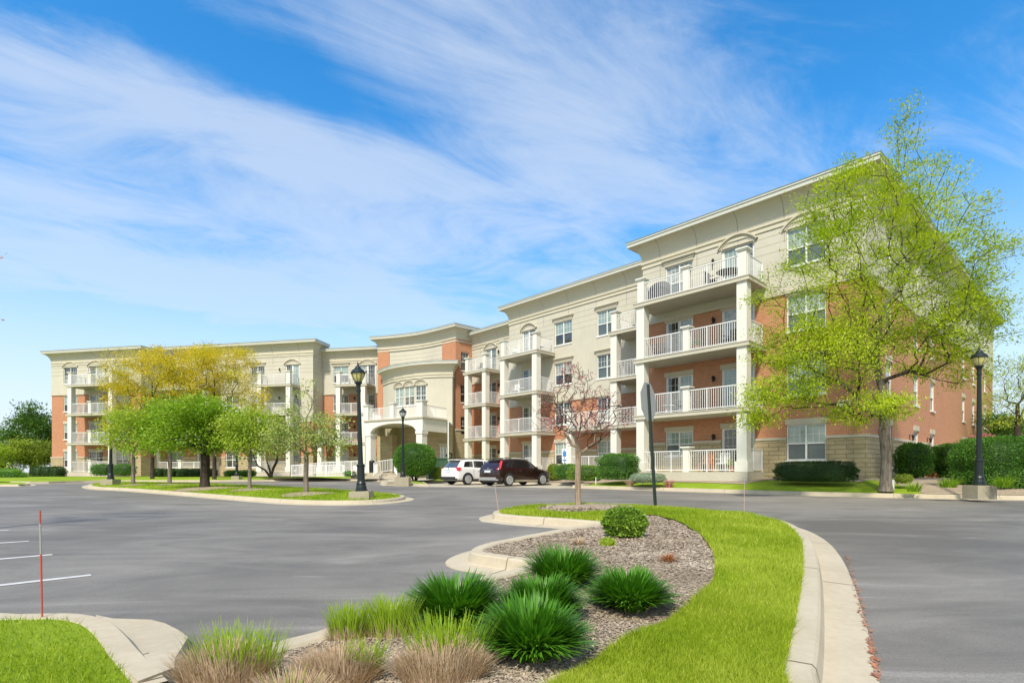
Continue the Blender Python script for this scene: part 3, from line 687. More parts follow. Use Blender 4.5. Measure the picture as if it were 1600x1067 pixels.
# balconies
balcony(FR, 0, 4.25, 10.4, 1.95, [0, 1, 2, 3], [4.55, 10.1], mids=[7.45], gz=1.25)
balcony(FR, -3.96, 11.16, 15.0, 2.0, [2, 3], [14.72], gz=1.2, open_right=False)
balcony(FR, -3.96, 11.16, 18.9, 2.0, [0, 1], [14.72, 18.6], gz=1.2, open_right=False)
cm = MB(); cm.box(FR, 14.48, 14.96, -2.45, -1.97, 4.65, 7.48); bb(cm, 'column', M['column'])
balcony(FR, -3.96, 21.7, 25.85, 2.0, [0, 1, 2, 3], [21.98, 25.55], gz=1.2)
balcony(FR, -6.05, 30.0, 33.1, 2.0, [0, 1, 2, 3], [30.3, 32.8], gz=1.2)
balcony(FL1, 0, 1.5, 7.3, 1.95, [0, 1, 2, 3], [1.8, 7.0], mids=[4.5], gz=1.1)
balcony(FL2, 0, 1.6, 5.6, 1.6, [0, 1, 2, 3], [1.9, 5.3], gz=1.1)
balcony(FL2, 0, 11.4, 18.4, 1.8, [0, 1, 2, 3], [11.8, 18.1], mids=[15.0], gz=1.1)
balcony(FL3, 0, .5, 4.1, 1.9, [0, 1, 2, 3], [.9, 3.75], gz=1.1)
balcony(FL3, 0, 4.1, 6.2, 1.9, [0, 1], [5.9], gz=1.1, open_right=False)
for (fr, w, u, fls) in ((FR, 0, 6.85, (0, 1, 2, 3)), (FR, -3.96, 23.2, (0, 1, 2, 3)), (FR, -6.05, 30.4, (0, 1, 2, 3)), (FR, -3.96, 11.6, (0, 1, 2)), (FS, 0, 2.0, (0,)), (FS, 0, 7.5, (0,)), (FS, 0, 11.5, (0,)),
                        (FL1, 0, 4.4, (2, 3)), (FL2, 0, 3.9, (2, 3)), (FL3, 0, 2.8, (0, 1, 2))):
    for q in fls: wall_lamp(fr, w, u, FLOOR[q] + 1.85)
# street number beside the corner
def text_obj(body, name, size, m, matrix, parent=None, depth=.01):
    cu = bpy.data.curves.new(name, 'FONT'); cu.body = body; cu.size = size; cu.extrude = depth; cu.offset = size * .02; cu.align_x = 'CENTER'
    t = bpy.data.objects.new(name + '_curve', cu); COL.objects.link(t); bpy.context.view_layer.update()
    me = bpy.data.meshes.new_from_object(t.evaluated_get(bpy.context.evaluated_depsgraph_get())); me.name = name
    bpy.data.objects.remove(t); me.materials.clear(); me.materials.append(m)
    me.transform(matrix); o = bpy.data.objects.new(name, me); COL.objects.link(o)
    if parent: o.parent = parent; me.transform(__import__('mathutils').Matrix.Translation(-base_of(parent)))
    return o
from mathutils import Matrix
c = FR(.82, .03, 4.48); X = Vector((-FR.U[0], -FR.U[1], 0)); Nn = Vector((FR.N[0], FR.N[1], 0)); Z = Vector((0, 0, 1))
mx = Matrix(((X.x, Z.x, Nn.x, c[0]), (X.y, Z.y, Nn.y, c[1]), (X.z, Z.z, Nn.z, c[2]), (0, 0, 0, 1)))
text_obj('601', 'house_number', .42, M['rail'], mx, BLD)
vm = MB(); vm.box(FR, .25, .62, .06, .08, 1.35, 1.5); bb(vm, 'vent', M['iron'])
# ---------------------------------------------------------------- ground
rng = np.random.default_rng(7)
def zr(y): return np.where(y > 0, .80 - .48 * np.exp(-np.maximum(y, 0) / 16), .32)
def zrf(y): return .80 - .48 * math.exp(-max(y, 0) / 16)
def G(px, py, h=0.0):
    """survey point: where the sight line to this pixel of the survey meets the terrain"""
    lo, hi = 1.0, 300.0
    for _ in range(60):
        m = (lo + hi) / 2
        if (CAMZ - zrf(m) - h) * F / m > py - HOR: lo = m
        else: hi = m
    return ((px - CX) / F * m, m)
def smooth_path(pts, it=2, closed=False):
    for _ in range(it):
        q = [] if closed else [pts[0]]
        n = len(pts)
        for i in range(n if closed else n - 1):
            a, b = pts[i], pts[(i + 1) % n]
            q += [(a[0] * .75 + b[0] * .25, a[1] * .75 + b[1] * .25), (a[0] * .25 + b[0] * .75, a[1] * .25 + b[1] * .75)]
        if not closed: q.append(pts[-1])
        pts = q
    return pts
def in_poly(P, poly):
    x, y = P[:, 0], P[:, 1]; c = np.zeros(len(P), bool); n = len(poly); j = n - 1
    for i in range(n):
        xi, yi = poly[i]; xj, yj = poly[j]
        t = ((yi > y) != (yj > y)) & (x < (xj - xi) * (y - yi) / (yj - yi + 1e-12) + xi); c ^= t; j = i
    return c
def dist_path(P, path, closed=False):
    d = np.full(len(P), 1e9); n = len(path)
    for i in range(n if closed else n - 1):
        a = np.array(path[i]); b = np.array(path[(i + 1) % n]); ab = b - a; t = np.clip(((P - a) @ ab) / (ab @ ab + 1e-12), 0, 1)
        d = np.minimum(d, np.hypot(*(P - a - t[:, None] * ab).T))
    return d
def patch(name, poly, hf, m, step=0.5, far=None, kind='structure'):
    """terrain-following sheet inside a plan polygon; hf(P)->absolute z"""
    P = np.array(poly); x0, y0 = P.min(0); x1, y1 = P.max(0)
    gx, gy = np.meshgrid(np.arange(x0, x1, step), np.arange(y0, y1, step)); Q = np.stack([gx.ravel(), gy.ravel()], 1)
    Q += rng.uniform(-.2, .2, Q.shape) * step
    Q = Q[in_poly(Q, poly)]; Q = Q[dist_path(Q, poly, True) > step * .35]
    V = [Vector(p) for p in poly] + [Vector(p) for p in Q]; n = len(poly)
    vs, es, fs, *_ = geometry.delaunay_2d_cdt(V, [(i, (i + 1) % n) for i in range(n)], [], 1, 1e-5)
    A = np.array([[v.x, v.y] for v in vs]); Z = hf(A)
    mb = MB(); mb.v = [(a[0], a[1], z) for a, z in zip(A, Z)]; mb.f = [tuple(f) for f in fs]; mb.m = [0] * len(fs)
    mb.uv = [(A[k][0], A[k][1]) for f in fs for k in f]
    o = mb.build(name, m, None, smooth=True, recalc=True); return tag(o, kind=kind)

def asphalt():
    m = bpy.data.materials.new('asphalt'); m.use_nodes = True; n = NT(m.node_tree); p = n.n['Principled BSDF']
    tc = n.new('ShaderNodeTexCoord'); mp = n.new('ShaderNodeMapping'); mp.inputs['Rotation'].default_value = (0, 0, R(-38)); mp.inputs['Scale'].default_value = (.32, 1.0, 1)
    n.link(tc.outputs['Object'], mp.inputs[0]); O = tc.outputs['Object']
    sw = n.noise(mp.outputs[0], .8, 10, .66, 1.4); big = n.noise(O, .16, 5, .6, .4); fine = n.noise(O, 90, 3, .7); grit = n.noise(O, 28, 5, .7)
    t = n.math('ADD', n.math('MULTIPLY', sw, .5), n.math('MULTIPLY', big, .5))
    col = n.mix(n.smooth(t, .36, .66), (.120, .107, .090), (.275, .250, .212))
    mp2 = n.new('ShaderNodeMapping'); mp2.inputs['Rotation'].default_value = (0, 0, R(24)); mp2.inputs['Scale'].default_value = (.5, 4.5, 1); n.link(tc.outputs['Object'], mp2.inputs[0]); st = n.noise(mp2.outputs[0], 1.1, 8, .7, .5); pt = n.noise(O, 3.2, 8, .7, .6)
    col = n.mix(n.math('MULTIPLY', n.smooth(sw, .56, .72), .38), col, (.36, .345, .31)); col = n.mix(n.math('MULTIPLY', n.smooth(st, .63, .72), .5), col, (.50, .48, .44)); col = n.mix(n.math('MULTIPLY', n.smooth(pt, .60, .72), .35), col, (.09, .086, .078))
    col = n.mix(n.math('MULTIPLY', n.smooth(grit, .62, .72), .35), col, (.36, .345, .32)); col = n.mix(n.math('MULTIPLY', n.smooth(fine, .55, .4), .45), col, (.08, .078, .072))
    vo = n.new('ShaderNodeTexVoronoi', feature='DISTANCE_TO_EDGE'); vo.inputs['Scale'].default_value = .16
    wv = n.new('ShaderNodeVectorMath', operation='ADD'); nz = n.new('ShaderNodeTexNoise'); nz.inputs['Scale'].default_value = .9; nz.inputs['Detail'].default_value = 5
    n.link(O, nz.inputs['Vector']); n.link(O, wv.inputs[0]); sc = n.new('ShaderNodeVectorMath', operation='SCALE'); sc.inputs['Scale'].default_value = 1.6; n.link(nz.outputs['Color'], sc.inputs[0]); n.link(sc.outputs[0], wv.inputs[1]); n.link(wv.outputs[0], vo.inputs['Vector'])
    n.link(col, p.inputs['Base Color']); p.inputs['Roughness'].default_value = .68; p.inputs['Specular IOR Level'].default_value = .6
    bn = n.new('ShaderNodeBump'); bn.inputs['Strength'].default_value = .35; bn.inputs['Distance'].default_value = .008
    n.link(n.math('ADD', fine, grit), bn.inputs['Height']); n.link(bn.outputs[0], p.inputs['Normal']); return m
def concrete(name, c1, c2, stain=.5):
    m = bpy.data.materials.new(name); m.use_nodes = True; n = NT(m.node_tree); p = n.n['Principled BSDF']
    tc = n.new('ShaderNodeTexCoord'); O = tc.outputs['Object']
    a = n.noise(O, 1.3, 7, .62, .3); b = n.noise(O, 14, 6, .65); c = n.noise(O, 120, 3, .7); d = n.noise(O, 4.5, 6, .7, 1.5)
    col = n.mix(n.smooth(n.math('ADD', n.math('MULTIPLY', a, .6), n.math('MULTIPLY', b, .4)), .35, .65), c1, c2)
    col = n.mix(n.math('MULTIPLY', n.smooth(d, .60, .75), stain), col, tuple(x * .72 for x in c2)); col = n.mix(n.math('MULTIPLY', n.smooth(c, .6, .7), .4), col, tuple(x * .6 for x in c2))
    n.link(col, p.inputs['Base Color']); p.inputs['Roughness'].default_value = .9; p.inputs['Specular IOR Level'].default_value = .3
    bn = n.new('ShaderNodeBump'); bn.inputs['Strength'].default_value = .4; bn.inputs['Distance'].default_value = .006
    n.link(n.math('ADD', c, b), bn.inputs['Height']); n.link(bn.outputs[0], p.inputs['Normal']); return m
M['asphalt'] = asphalt()
M['curb'] = concrete('curb_concrete', (.50, .435, .32), (.43, .37, .265))
M['concrete'] = concrete('paving_concrete', (.48, .43, .33), (.41, .365, .275))
M['base'] = concrete('lamp_base_concrete', (.40, .36, .26), (.32, .28, .20))
def turf(name, c1, c2, c3):
    m = bpy.data.materials.new(name); m.use_nodes = True; n = NT(m.node_tree); p = n.n['Principled BSDF']; O = n.new('ShaderNodeTexCoord').outputs['Object']
    a = n.noise(O, .8, 6, .6); b = n.noise(O, 35, 5, .7); c = n.noise(O, 6, 5, .6)
    t = n.math('ADD', n.math('ADD', n.math('MULTIPLY', a, .35), n.math('MULTIPLY', b, .4)), n.math('MULTIPLY', c, .25))
    n.link(n.ramp(t, [(.36, c1), (.5, c2), (.64, c3)]), p.inputs['Base Color']); p.inputs['Roughness'].default_value = .9; p.inputs['Specular IOR Level'].default_value = .15
    bn = n.new('ShaderNodeBump'); bn.inputs['Strength'].default_value = .8; bn.inputs['Distance'].default_value = .03; n.link(b, bn.inputs['Height']); n.link(bn.outputs[0], p.inputs['Normal']); return m
M['turf'] = turf('lawn', (.13, .22, .012), (.22, .32, .016), (.34, .41, .05))
M['earth'] = turf('rough_ground', (.07, .11, .02), (.11, .16, .03), (.16, .2, .05))
def mulch_mat():
    m = bpy.data.materials.new('mulch'); m.use_nodes = True; n = NT(m.node_tree); p = n.n['Principled BSDF']; O = n.new('ShaderNodeTexCoord').outputs['Object']
    a = n.noise(O, 1.0, 5, .6); b = n.noise(O, 55, 6, .75); v = n.new('ShaderNodeTexVoronoi'); v.inputs['Scale'].default_value = 42; n.link(O, v.inputs['Vector'])
    t = n.math('ADD', n.math('MULTIPLY', b, .6), n.math('MULTIPLY', v.outputs['Distance'], .5)); col = n.ramp(t, [(.3, (.17, .125, .085)), (.52, (.36, .285, .205)), (.75, (.54, .455, .34))])
    col = n.mix(n.math('MULTIPLY', n.smooth(a, .45, .65), .4), col, (.26, .195, .135)); n.link(col, p.inputs['Base Color']); p.inputs['Roughness'].default_value = .95; p.inputs['Specular IOR Level'].default_value = .1
    bn = n.new('ShaderNodeBump'); bn.inputs['Strength'].default_value = 1; bn.inputs['Distance'].default_value = .03; n.link(t, bn.inputs['Height']); n.link(bn.outputs[0], p.inputs['Normal']); return m
M['mulch'] = mulch_mat()
M['chip'] = None

def strip_sheet(name, xs, ys, m, dz=0.0):
    mb = MB(); nx, ny = len(xs), len(ys); mb.v = [(x, y, zrf(y) + dz) for y in ys for x in xs]
    for j in range(ny - 1):
        for i in range(nx - 1):
            q = (j * nx + i, j * nx + i + 1, (j + 1) * nx + i + 1, (j + 1) * nx + i); mb.f.append(q); mb.m.append(0); mb.uv += [(mb.v[k][0], mb.v[k][1]) for k in q]
    return tag(mb.build(name, m, None, smooth=True), kind='structure')
ys = list(np.arange(-12, 20, 1.0)) + list(np.arange(20, 60, 3)) + [62, 70, 90, 130, 200, 400, 800]
strip_sheet('ground', [-900, -200, -100, -60, -30, 0, 30, 60, 120, 400, 900], [-300, -100, -40] + ys, M['earth'], -.03)
ysr = list(np.arange(-12, 20, .5)) + list(np.arange(20, 58, 2))
strip_sheet('road', list(np.linspace(-90, 55, 30)), ysr, M['asphalt'], 0.0)

def curb(path, side=1, gutter=.30, h=.15, wd=.15, closed=False, joints=3.0, mitre=.35):
    """path = back edge of the kerb; side +1: the road is on the right-hand side, -1: on the left"""
    prof = [(-.03, h - .04), (0, h), (wd - .02, h), (wd, h - .02), (wd + .025, .03), (wd + .04, .022), (wd + gutter, .012), (wd + gutter + .004, -.02)]
    prof = [(o * side, z) for o, z in prof]; MITRE[0] = mitre
    mb = MB(); sweep(path, prof, mb, closed=closed); MITRE[0] = .35
    mb.v = [(x, y, z + zrf(y)) for (x, y, z) in mb.v]
    o = tag(mb.build('curb', M['curb'], None), kind='structure')
    jm = MB(); acc = 0; nxt = 1.6
    for i in range(len(path) - 1):
        a, b = path[i], path[i + 1]; L = math.hypot(b[0] - a[0], b[1] - a[1])
        while acc + L > nxt:
            t = nxt - acc; d = unit(b[0] - a[0], b[1] - a[1]); nn = (d[1], -d[0]); p = (a[0] + d[0] * t, a[1] + d[1] * t)
            for k in range(len(prof) - 2):
                (o0, z0), (o1, z1) = prof[k], prof[k + 1]
                P = lambda s, o_, z: (p[0] + d[0] * s + nn[0] * (o_ + .001 * side), p[1] + d[1] * s + nn[1] * (o_ + .001 * side), z + .0025 + zrf(p[1] + nn[1] * o_))
                jm.face([P(-.006, o0, z0), P(.006, o0, z0), P(.006, o1, z1), P(-.006, o1, z1)])
            nxt += joints
        acc += L
    if jm.v: tag(jm.build('curb_joint', M['joint'], None), kind='structure')
    return o

# ---- foreground island: back edge of its kerb, anticlockwise seen from above (road on the right-hand side)
def pts(L, h=.15): return [G(x, y, h) for x, y in L]
isl = []
right = pts([(1215, 1067), (1237, 1000), (1250, 930), (1255, 885), (1254, 852), (1243, 829), (1216, 813), (1170, 804), (1100, 797.5), (1000, 791.5), (930, 789), (860, 789.3), (815, 792), (790, 796)])
p0 = right[0]; right = [(p0[0] - .42, -1.5), (p0[0] - .28, .6), (p0[0] - .1, 1.9)] + right
nose2 = smooth_path(right + pts([(779, 799.3), (784, 802)]), 2)
e2 = pts([(813, 805), (878, 809), (948, 814.5), (962, 815.8)])
b1 = pts([(948, 817.7), (903, 823.8), (830, 837.7), (781, 847.4)])
nose1 = smooth_path(pts([(781, 847.4), (762, 853), (752, 859), (757, 862.3), (778, 865)]), 2)
e1 = pts([(820, 871), (880, 878)])
b0 = pts([(850, 884), (760, 905), (640, 944), (515, 992), (437, 1012), (330, 1040)])
island = nose2 + e2 + b1[:-1] + nose1 + e1 + b0
curb(island, mitre=.05)
bedtail = [G(300, 1062, .15), G(262, 1100, .1), (-1.75, 1.5), (-1.6, -1.5)]
hs_noise = lambda P: .012 * np.sin(P[:, 0] * 5.1 + P[:, 1] * 3.3) + .01 * np.sin(P[:, 0] * 2.3 - P[:, 1] * 7.7)
def island_h(P):
    d = dist_path(P, island); return zr(P[:, 1]) + .125 + .07 * np.clip(d / 1.2, 0, 1) + hs_noise(P) * np.clip(d / .3, 0, 1)
patch('mulch_bed', island + bedtail, island_h, M['mulch'], .22)
bedline = pts([(946, 815.5), (975, 809), (1005, 806.5), (1030, 809), (1062, 820), (1092, 838), (1112, 862), (1120, 888), (1114, 915), (1092, 943), (1045, 973), (975, 1016), (885, 1067)])
bedline = smooth_path([bedline[0]] + bedline[1:], 1)
def inset(path, d):
    mb = MB(); nr = sweep(path, [(0, 0), (0, .1)], mb); return [(p[0] - q[0] * d, p[1] - q[1] * d) for p, q in zip(path, nr)]
edge_in = inset(nose2 + e2[:-1], -.0)
lastb = bedline[-1]
lawn_poly = edge_in + bedline + [(lastb[0] - .35, lastb[1] - .7), (-1.0, 1.2), (-1.3, .2), (-1.4, -1.5)]
patch('lawn', lawn_poly, lambda P: island_h(P) + .022, M['turf'], .3)
ring = [G(912 + 72 * math.cos(t) + (6 if math.cos(t) > 0 else 0), 797.2 + 5.2 * math.sin(t), .17) for t in np.linspace(0, 2 * math.pi, 22)[:-1]]
patch('mulch_ring', ring, lambda P: island_h(P) + .035 + .05 * np.clip(dist_path(P, ring, True) / .6, 0, 1), M['mulch'], .2)

# ---- left foreground: lawn corner with kerb, and the concrete flume
ll = [(-9.0, 4.95), (-6.5, 4.55)] + pts([(0, 967), (50, 966), (84, 965.5), (112, 969), (132, 976), (146, 988), (158, 1003), (170, 1021), (189, 1044), (214, 1075)])
ll = smooth_path(ll[2:], 2); ll = [(-9.0, 4.6), (-6.5, 4.3)] + ll
curb(ll, side=-1)
lawn2 = ll + [(-1.95, 1.5), (-2.0, -1.5), (-9, -1.5)]
lawn2_h = lambda P: zr(P[:, 1]) + .145 + .05 * np.clip(dist_path(P, ll) / 1.0, 0, 1)
patch('lawn', lawn2, lawn2_h, M['turf'], .3)
fl_ = pts([(150, 962)], .02) + pts([(176, 967.5), (236, 969.5), (258, 976), (280, 993)], .02) + pts([(294, 1006)], .05) + pts([(274, 1027), (272, 1046), (216, 1068), (189, 1040), (170, 1019), (150, 988)], .15)
def flume_h(P):
    a = np.array(fl_[2]); b = np.array(fl_[8]); t = np.clip(((P - a) @ (b - a)) / ((b - a) @ (b - a)), 0, 1); return zr(P[:, 1]) + .03 + .135 * (t * t * (3 - 2 * t))
fo = patch('drain_flume', fl_, flume_h, M['curb'], .12)
fm = MB(); n = len(fl_); H_ = flume_h(np.array(fl_))
for i in range(n):
    j = (i + 1) % n; a, b = fl_[i], fl_[j]; fm.face([(a[0], a[1], H_[i]), (b[0], b[1], H_[j]), (b[0], b[1], zrf(b[1]) - .05), (a[0], a[1], zrf(a[1]) - .05)])
tag(fm.build('drain_flume_edge', M['curb'], None), kind='structure')
c0, c1 = G(187, 1030, .15), G(233, 1021, .13); jm = MB()
Hc = flume_h(np.array([c0, c1]))
jm.beam((c0[0], c0[1], Hc[0] + .001), (c1[0], c1[1], Hc[1] + .001), .006, .004); tag(jm.build('flume_joint', M['joint'], None), kind='structure')

# ---- tree median
med_front = pts([(150, 760.5), (200, 762), (300, 769), (400, 776.5), (470, 781), (540, 781.8), (590, 780.5)], .12)
med = smooth_path(med_front + pts([(622, 777), (628, 774), (612, 771)], .12) + pts([(570, 768), (500, 763.5), (400, 758.5), (300, 755.5), (220, 753.5), (160, 753.5), (140, 756)], .12), 2, closed=True)
curb(med, h=.12, closed=True)
med_h = lambda P: zr(P[:, 1]) + .105 + .10 * np.clip(dist_path(P, med, True) / 1.5, 0, 1)
patch('lawn', med, med_h, M['turf'], .6)
for (px, py, r) in ((208, 757.5, .7), (265, 757.5, .8), (320, 763, 1.3), (390, 765.5, .8), (478, 771.5, .9)):
    c = G(px, py, .2); rp = [(c[0] + r * math.cos(t) * (1 + .15 * math.sin(3 * t + px)), c[1] + r * math.sin(t)) for t in np.linspace(0, 2 * math.pi, 15)[:-1]]
    patch('mulch_ring', rp, lambda P: med_h(P) + .02 + .04 * np.clip(dist_path(P, rp, True) / .5, 0, 1), M['mulch'], .35)

# ---- ground on the building side
bl = [(60, 15.0), (40, 15.3)] + pts([(1900, 777), (1600, 774), (1400, 771), (1250, 767.5), (1160, 765), (1060, 762), (960, 759.5), (900, 757.8)])
bl2 = [xy(FR, 13.2, 2.2), xy(FR, 14.0, 1.2), xy(FR, 17, 1.0), xy(FR, 22, 1.0), xy(FR, 27.0, 1.0)]
bl3 = [xy(FR, 27.8, 1.6), xy(FR, 28.2, 4.0)]
bl4 = pts([(668, 756), (640, 754.5), (618, 754), (603, 754.5), (606, 751), (598, 749.5), (560, 748.5), (520, 748.6), (440, 748.8), (360, 749.6), (300, 750), (180, 750), (110, 751), (60, 752.5), (20, 752)])
bline = smooth_path(bl, 1) + smooth_path([bl2[0], bl2[1]] + bl2[2:], 1) + smooth_path(bl3, 0) + smooth_path(bl4, 1)
curb(bline, side=-1)
def site_h(P):
    d = dist_path(P, bline); t = np.clip(d / 4.2, 0, 1); t = 1 - (1 - t) ** 1.6
    target = 1.12 + .18 * np.clip((P[:, 0] - 0) / 10, 0, 1) + .012 * np.sin(P[:, 0] * 1.3 + P[:, 1] * .9)
    return zr(P[:, 1]) + .13 + (target - zr(P[:, 1]) - .13) * t
site = bline + [(-75, 52), (-75, 80), (75, 80), (75, 15)]
patch('lawn', site, site_h, M['turf'], 1.1)
# planting beds along the walls
def bed(pl, name='mulch_bed', m=None, dz=.02, step=.6): return patch(name, pl, lambda P: site_h(P) + dz, m or M['mulch'], step)
bed(pts([(1292, 748), (1302, 757)], .3) + [(p[0], p[1] + .06) for p in reversed(bline) if 11.6 < p[0] < 39 and p[1] < 20] + [(40, 30), xy(FS, 20, .3), xy(FS, 0, .3), xy(FR, .6, .3)], step=.6)
bed([xy(FR, -.2, .1), xy(FR, -.2, 1.5), xy(FR, 3.6, 1.6), xy(FR, 4.1, 2.9), xy(FR, 6.0, 2.6), xy(FR, 10.5, 2.7), xy(FR, 11.4, 1.6), xy(FR, 13.6, 1.2), xy(FR, 27, .8), xy(FR, 27, -4), xy(FR, 11.1, -3.9), xy(FR, 11.1, .1)], step=.7)
bed([xy(FL1, 12.5, .1), xy(FL1, 12.5, 2.6), xy(FL1, 9, 3.2), xy(FL1, 0, 2.8), xy(FL1, -.6, .4), xy(FL2, 18, 2.9), xy(FL2, 5, 2.9), xy(FL2, 0, 3.0), xy(FL2, -.3, .1), xy(FL2, 19, .1)], step=.8)
# concrete: parking apron, entrance walk, plaza
ap = pts([(603, 758.5), (640, 759.6), (700, 760.6), (739, 761), (799, 760.8), (840, 762), (872, 763.2)], .0)
apron = ap + [xy(FR, 13.3, 2.5), xy(FR, 14.0, 1.46), xy(FR, 17, 1.46), xy(FR, 27.3, 1.46), xy(FR, 27.4, 4.2)]
patch('parking_apron', apron, lambda P: zr(P[:, 1]) + .005, M['concrete'], 1.0)
walk = pts([(603, 754), (606, 751), (598, 749.3), (560, 748.3), (520, 748.4), (452, 748.6)], .15) + [xy(FL2, -.6, 9.5), (-16.5, 46.0), (-14.6, 49.4), (-5.8, 48.4), (-6.0, 43.5), (-6.6, 38.2)]
bed(walk, 'walkway', M['concrete'], .03, .8)
# painted stall lines
lm = MB()
def line(a, b, w=.10):
    a, b = Vector(a), Vector(b); d = (b - a).normalized(); nn = Vector((d.y, -d.x)) * w / 2; n = 10
    for k in range(n):
        p, q = a.lerp(b, k / n), a.lerp(b, (k + 1) / n)
        lm.face([(v.x, v.y, zrf(v.y) + .005) for v in (p - nn, p + nn, q + nn, q - nn)])
for (ax, ay, bx, by) in ((142, 898.5, 0, 914.5), (82, 866.5, 0, 873.5), (45, 845.5, 0, 848.5), (14, 828.5, -20, 829.5)):
    A = Vector(G(ax, ay)); B = Vector(G(bx, by)); B = A + (B - A).normalized() * 5.4; line(A, B)
M['paint'] = mat('worn_white_paint', (.62, .62, .60), .8, .5, 9, var2=(.2, .2, .2))
tag(lm.build('stall_lines', M['paint'], None), kind='structure')
# far left verge
v = pts([(-60, 757), (0, 756.5), (36, 756.5), (44, 754.8), (30, 753.2), (0, 753.2), (-60, 753.2)], .12)
curb(smooth_path(v[:5], 1), side=1, h=.12); patch('lawn', v, lambda P: zr(P[:, 1]) + .12, M['turf'], .8)
# ---------------------------------------------------------------- vegetation
M['leaf_honey'] = leaf_mat('honeylocust_leaves', (.18, .30, .012), (.42, .52, .018), (.64, .68, .05), trans=.45)
M['leaf_gold'] = leaf_mat('golden_leaves', (.36, .38, .025), (.66, .54, .03), (.86, .64, .045), trans=.35)
M['leaf_green'] = leaf_mat('maple_leaves', (.15, .29, .012), (.25, .40, .02), (.38, .50, .04), trans=.4)
M['leaf_lime'] = leaf_mat('young_leaves', (.24, .36, .03), (.40, .50, .05), (.54, .58, .10), trans=.4)
M['leaf_pale'] = leaf_mat('pale_budding_leaves', (.26, .34, .07), (.38, .45, .12), (.52, .56, .22), trans=.35)
M['leaf_dark'] = leaf_mat('dark_tree_leaves', (.05, .12, .02), (.09, .19, .025), (.16, .27, .04), trans=.25)
M['leaf_olive'] = leaf_mat('olive_leaves', (.14, .20, .02), (.22, .29, .03), (.30, .34, .05), trans=.3)
M['leaf_red'] = leaf_mat('rusty_leaves', (.30, .12, .04), (.42, .16, .06), (.22, .22, .04), trans=.3)
M['bud_pink'] = leaf_mat('pink_buds', (.34, .10, .11), (.48, .18, .19), (.60, .32, .34), trans=.2)
M['hedge'] = leaf_mat('hedge_leaves', (.055, .15, .02), (.11, .26, .03), (.23, .41, .05), trans=.25)
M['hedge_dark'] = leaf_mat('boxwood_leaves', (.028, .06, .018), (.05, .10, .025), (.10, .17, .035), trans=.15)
M['hedge_lime'] = leaf_mat('lime_hedge_leaves', (.10, .20, .02), (.19, .32, .03), (.32, .44, .05), trans=.2)
M['sage'] = leaf_mat('sage_leaves', (.20, .27, .17), (.30, .37, .25), (.38, .44, .30), trans=.15)
M['blade'] = leaf_mat('daylily_blades', (.045, .15, .008), (.09, .26, .015), (.20, .42, .04), trans=.25, rough=.4)
M['blade_lime'] = leaf_mat('fresh_grass_blades', (.20, .33, .02), (.34, .47, .03), (.50, .56, .10), trans=.4, rough=.45)
M['blade_straw'] = leaf_mat('cut_straw', (.38, .26, .16), (.56, .42, .28), (.72, .58, .42), trans=.15, rough=.8)
M['turf_blade'] = leaf_mat('turf_blades', (.17, .27, .010), (.34, .44, .018), (.62, .63, .12), trans=.4)
M['chip'] = leaf_mat('mulch_chips', (.24, .18, .12), (.42, .34, .25), (.62, .54, .42), trans=.0, rough=.95)
M['rust_leaf'] = leaf_mat('fallen_leaves', (.30, .11, .06), (.42, .18, .10), (.5, .28, .16), trans=.1, rough=.9)
def bark(name, c1, c2):
    m = bpy.data.materials.new(name); m.use_nodes = True; n = NT(m.node_tree); p = n.n['Principled BSDF']; O = n.new('ShaderNodeTexCoord').outputs['Object']
    mp = n.new('ShaderNodeMapping'); mp.inputs['Scale'].default_value = (14, 14, 2.2); n.link(O, mp.inputs[0]); a = n.noise(mp.outputs[0], 1, 7, .7, .6); b = n.noise(O, 2.0, 4, .6)
    col = n.mix(n.smooth(a, .35, .62), c1, c2); col = n.mix(n.math('MULTIPLY', b, .4), col, tuple(x * .6 for x in c1)); n.link(col, p.inputs['Base Color']); p.inputs['Roughness'].default_value = .95; p.inputs['Specular IOR Level'].default_value = .1
    bn = n.new('ShaderNodeBump'); bn.inputs['Strength'].default_value = 1; bn.inputs['Distance'].default_value = .04; n.link(a, bn.inputs['Height']); n.link(bn.outputs[0], p.inputs['Normal']); return m
M['bark_grey'] = bark('grey_bark', (.13, .105, .08), (.30, .26, .205)); M['bark_dark'] = bark('dark_bark', (.028, .022, .018), (.10, .08, .06)); M['bark_tan'] = bark('tan_bark', (.24, .17, .11), (.42, .33, .24))
M['bark_limb'] = bark('limb_bark', (.035, .028, .022), (.12, .095, .07))

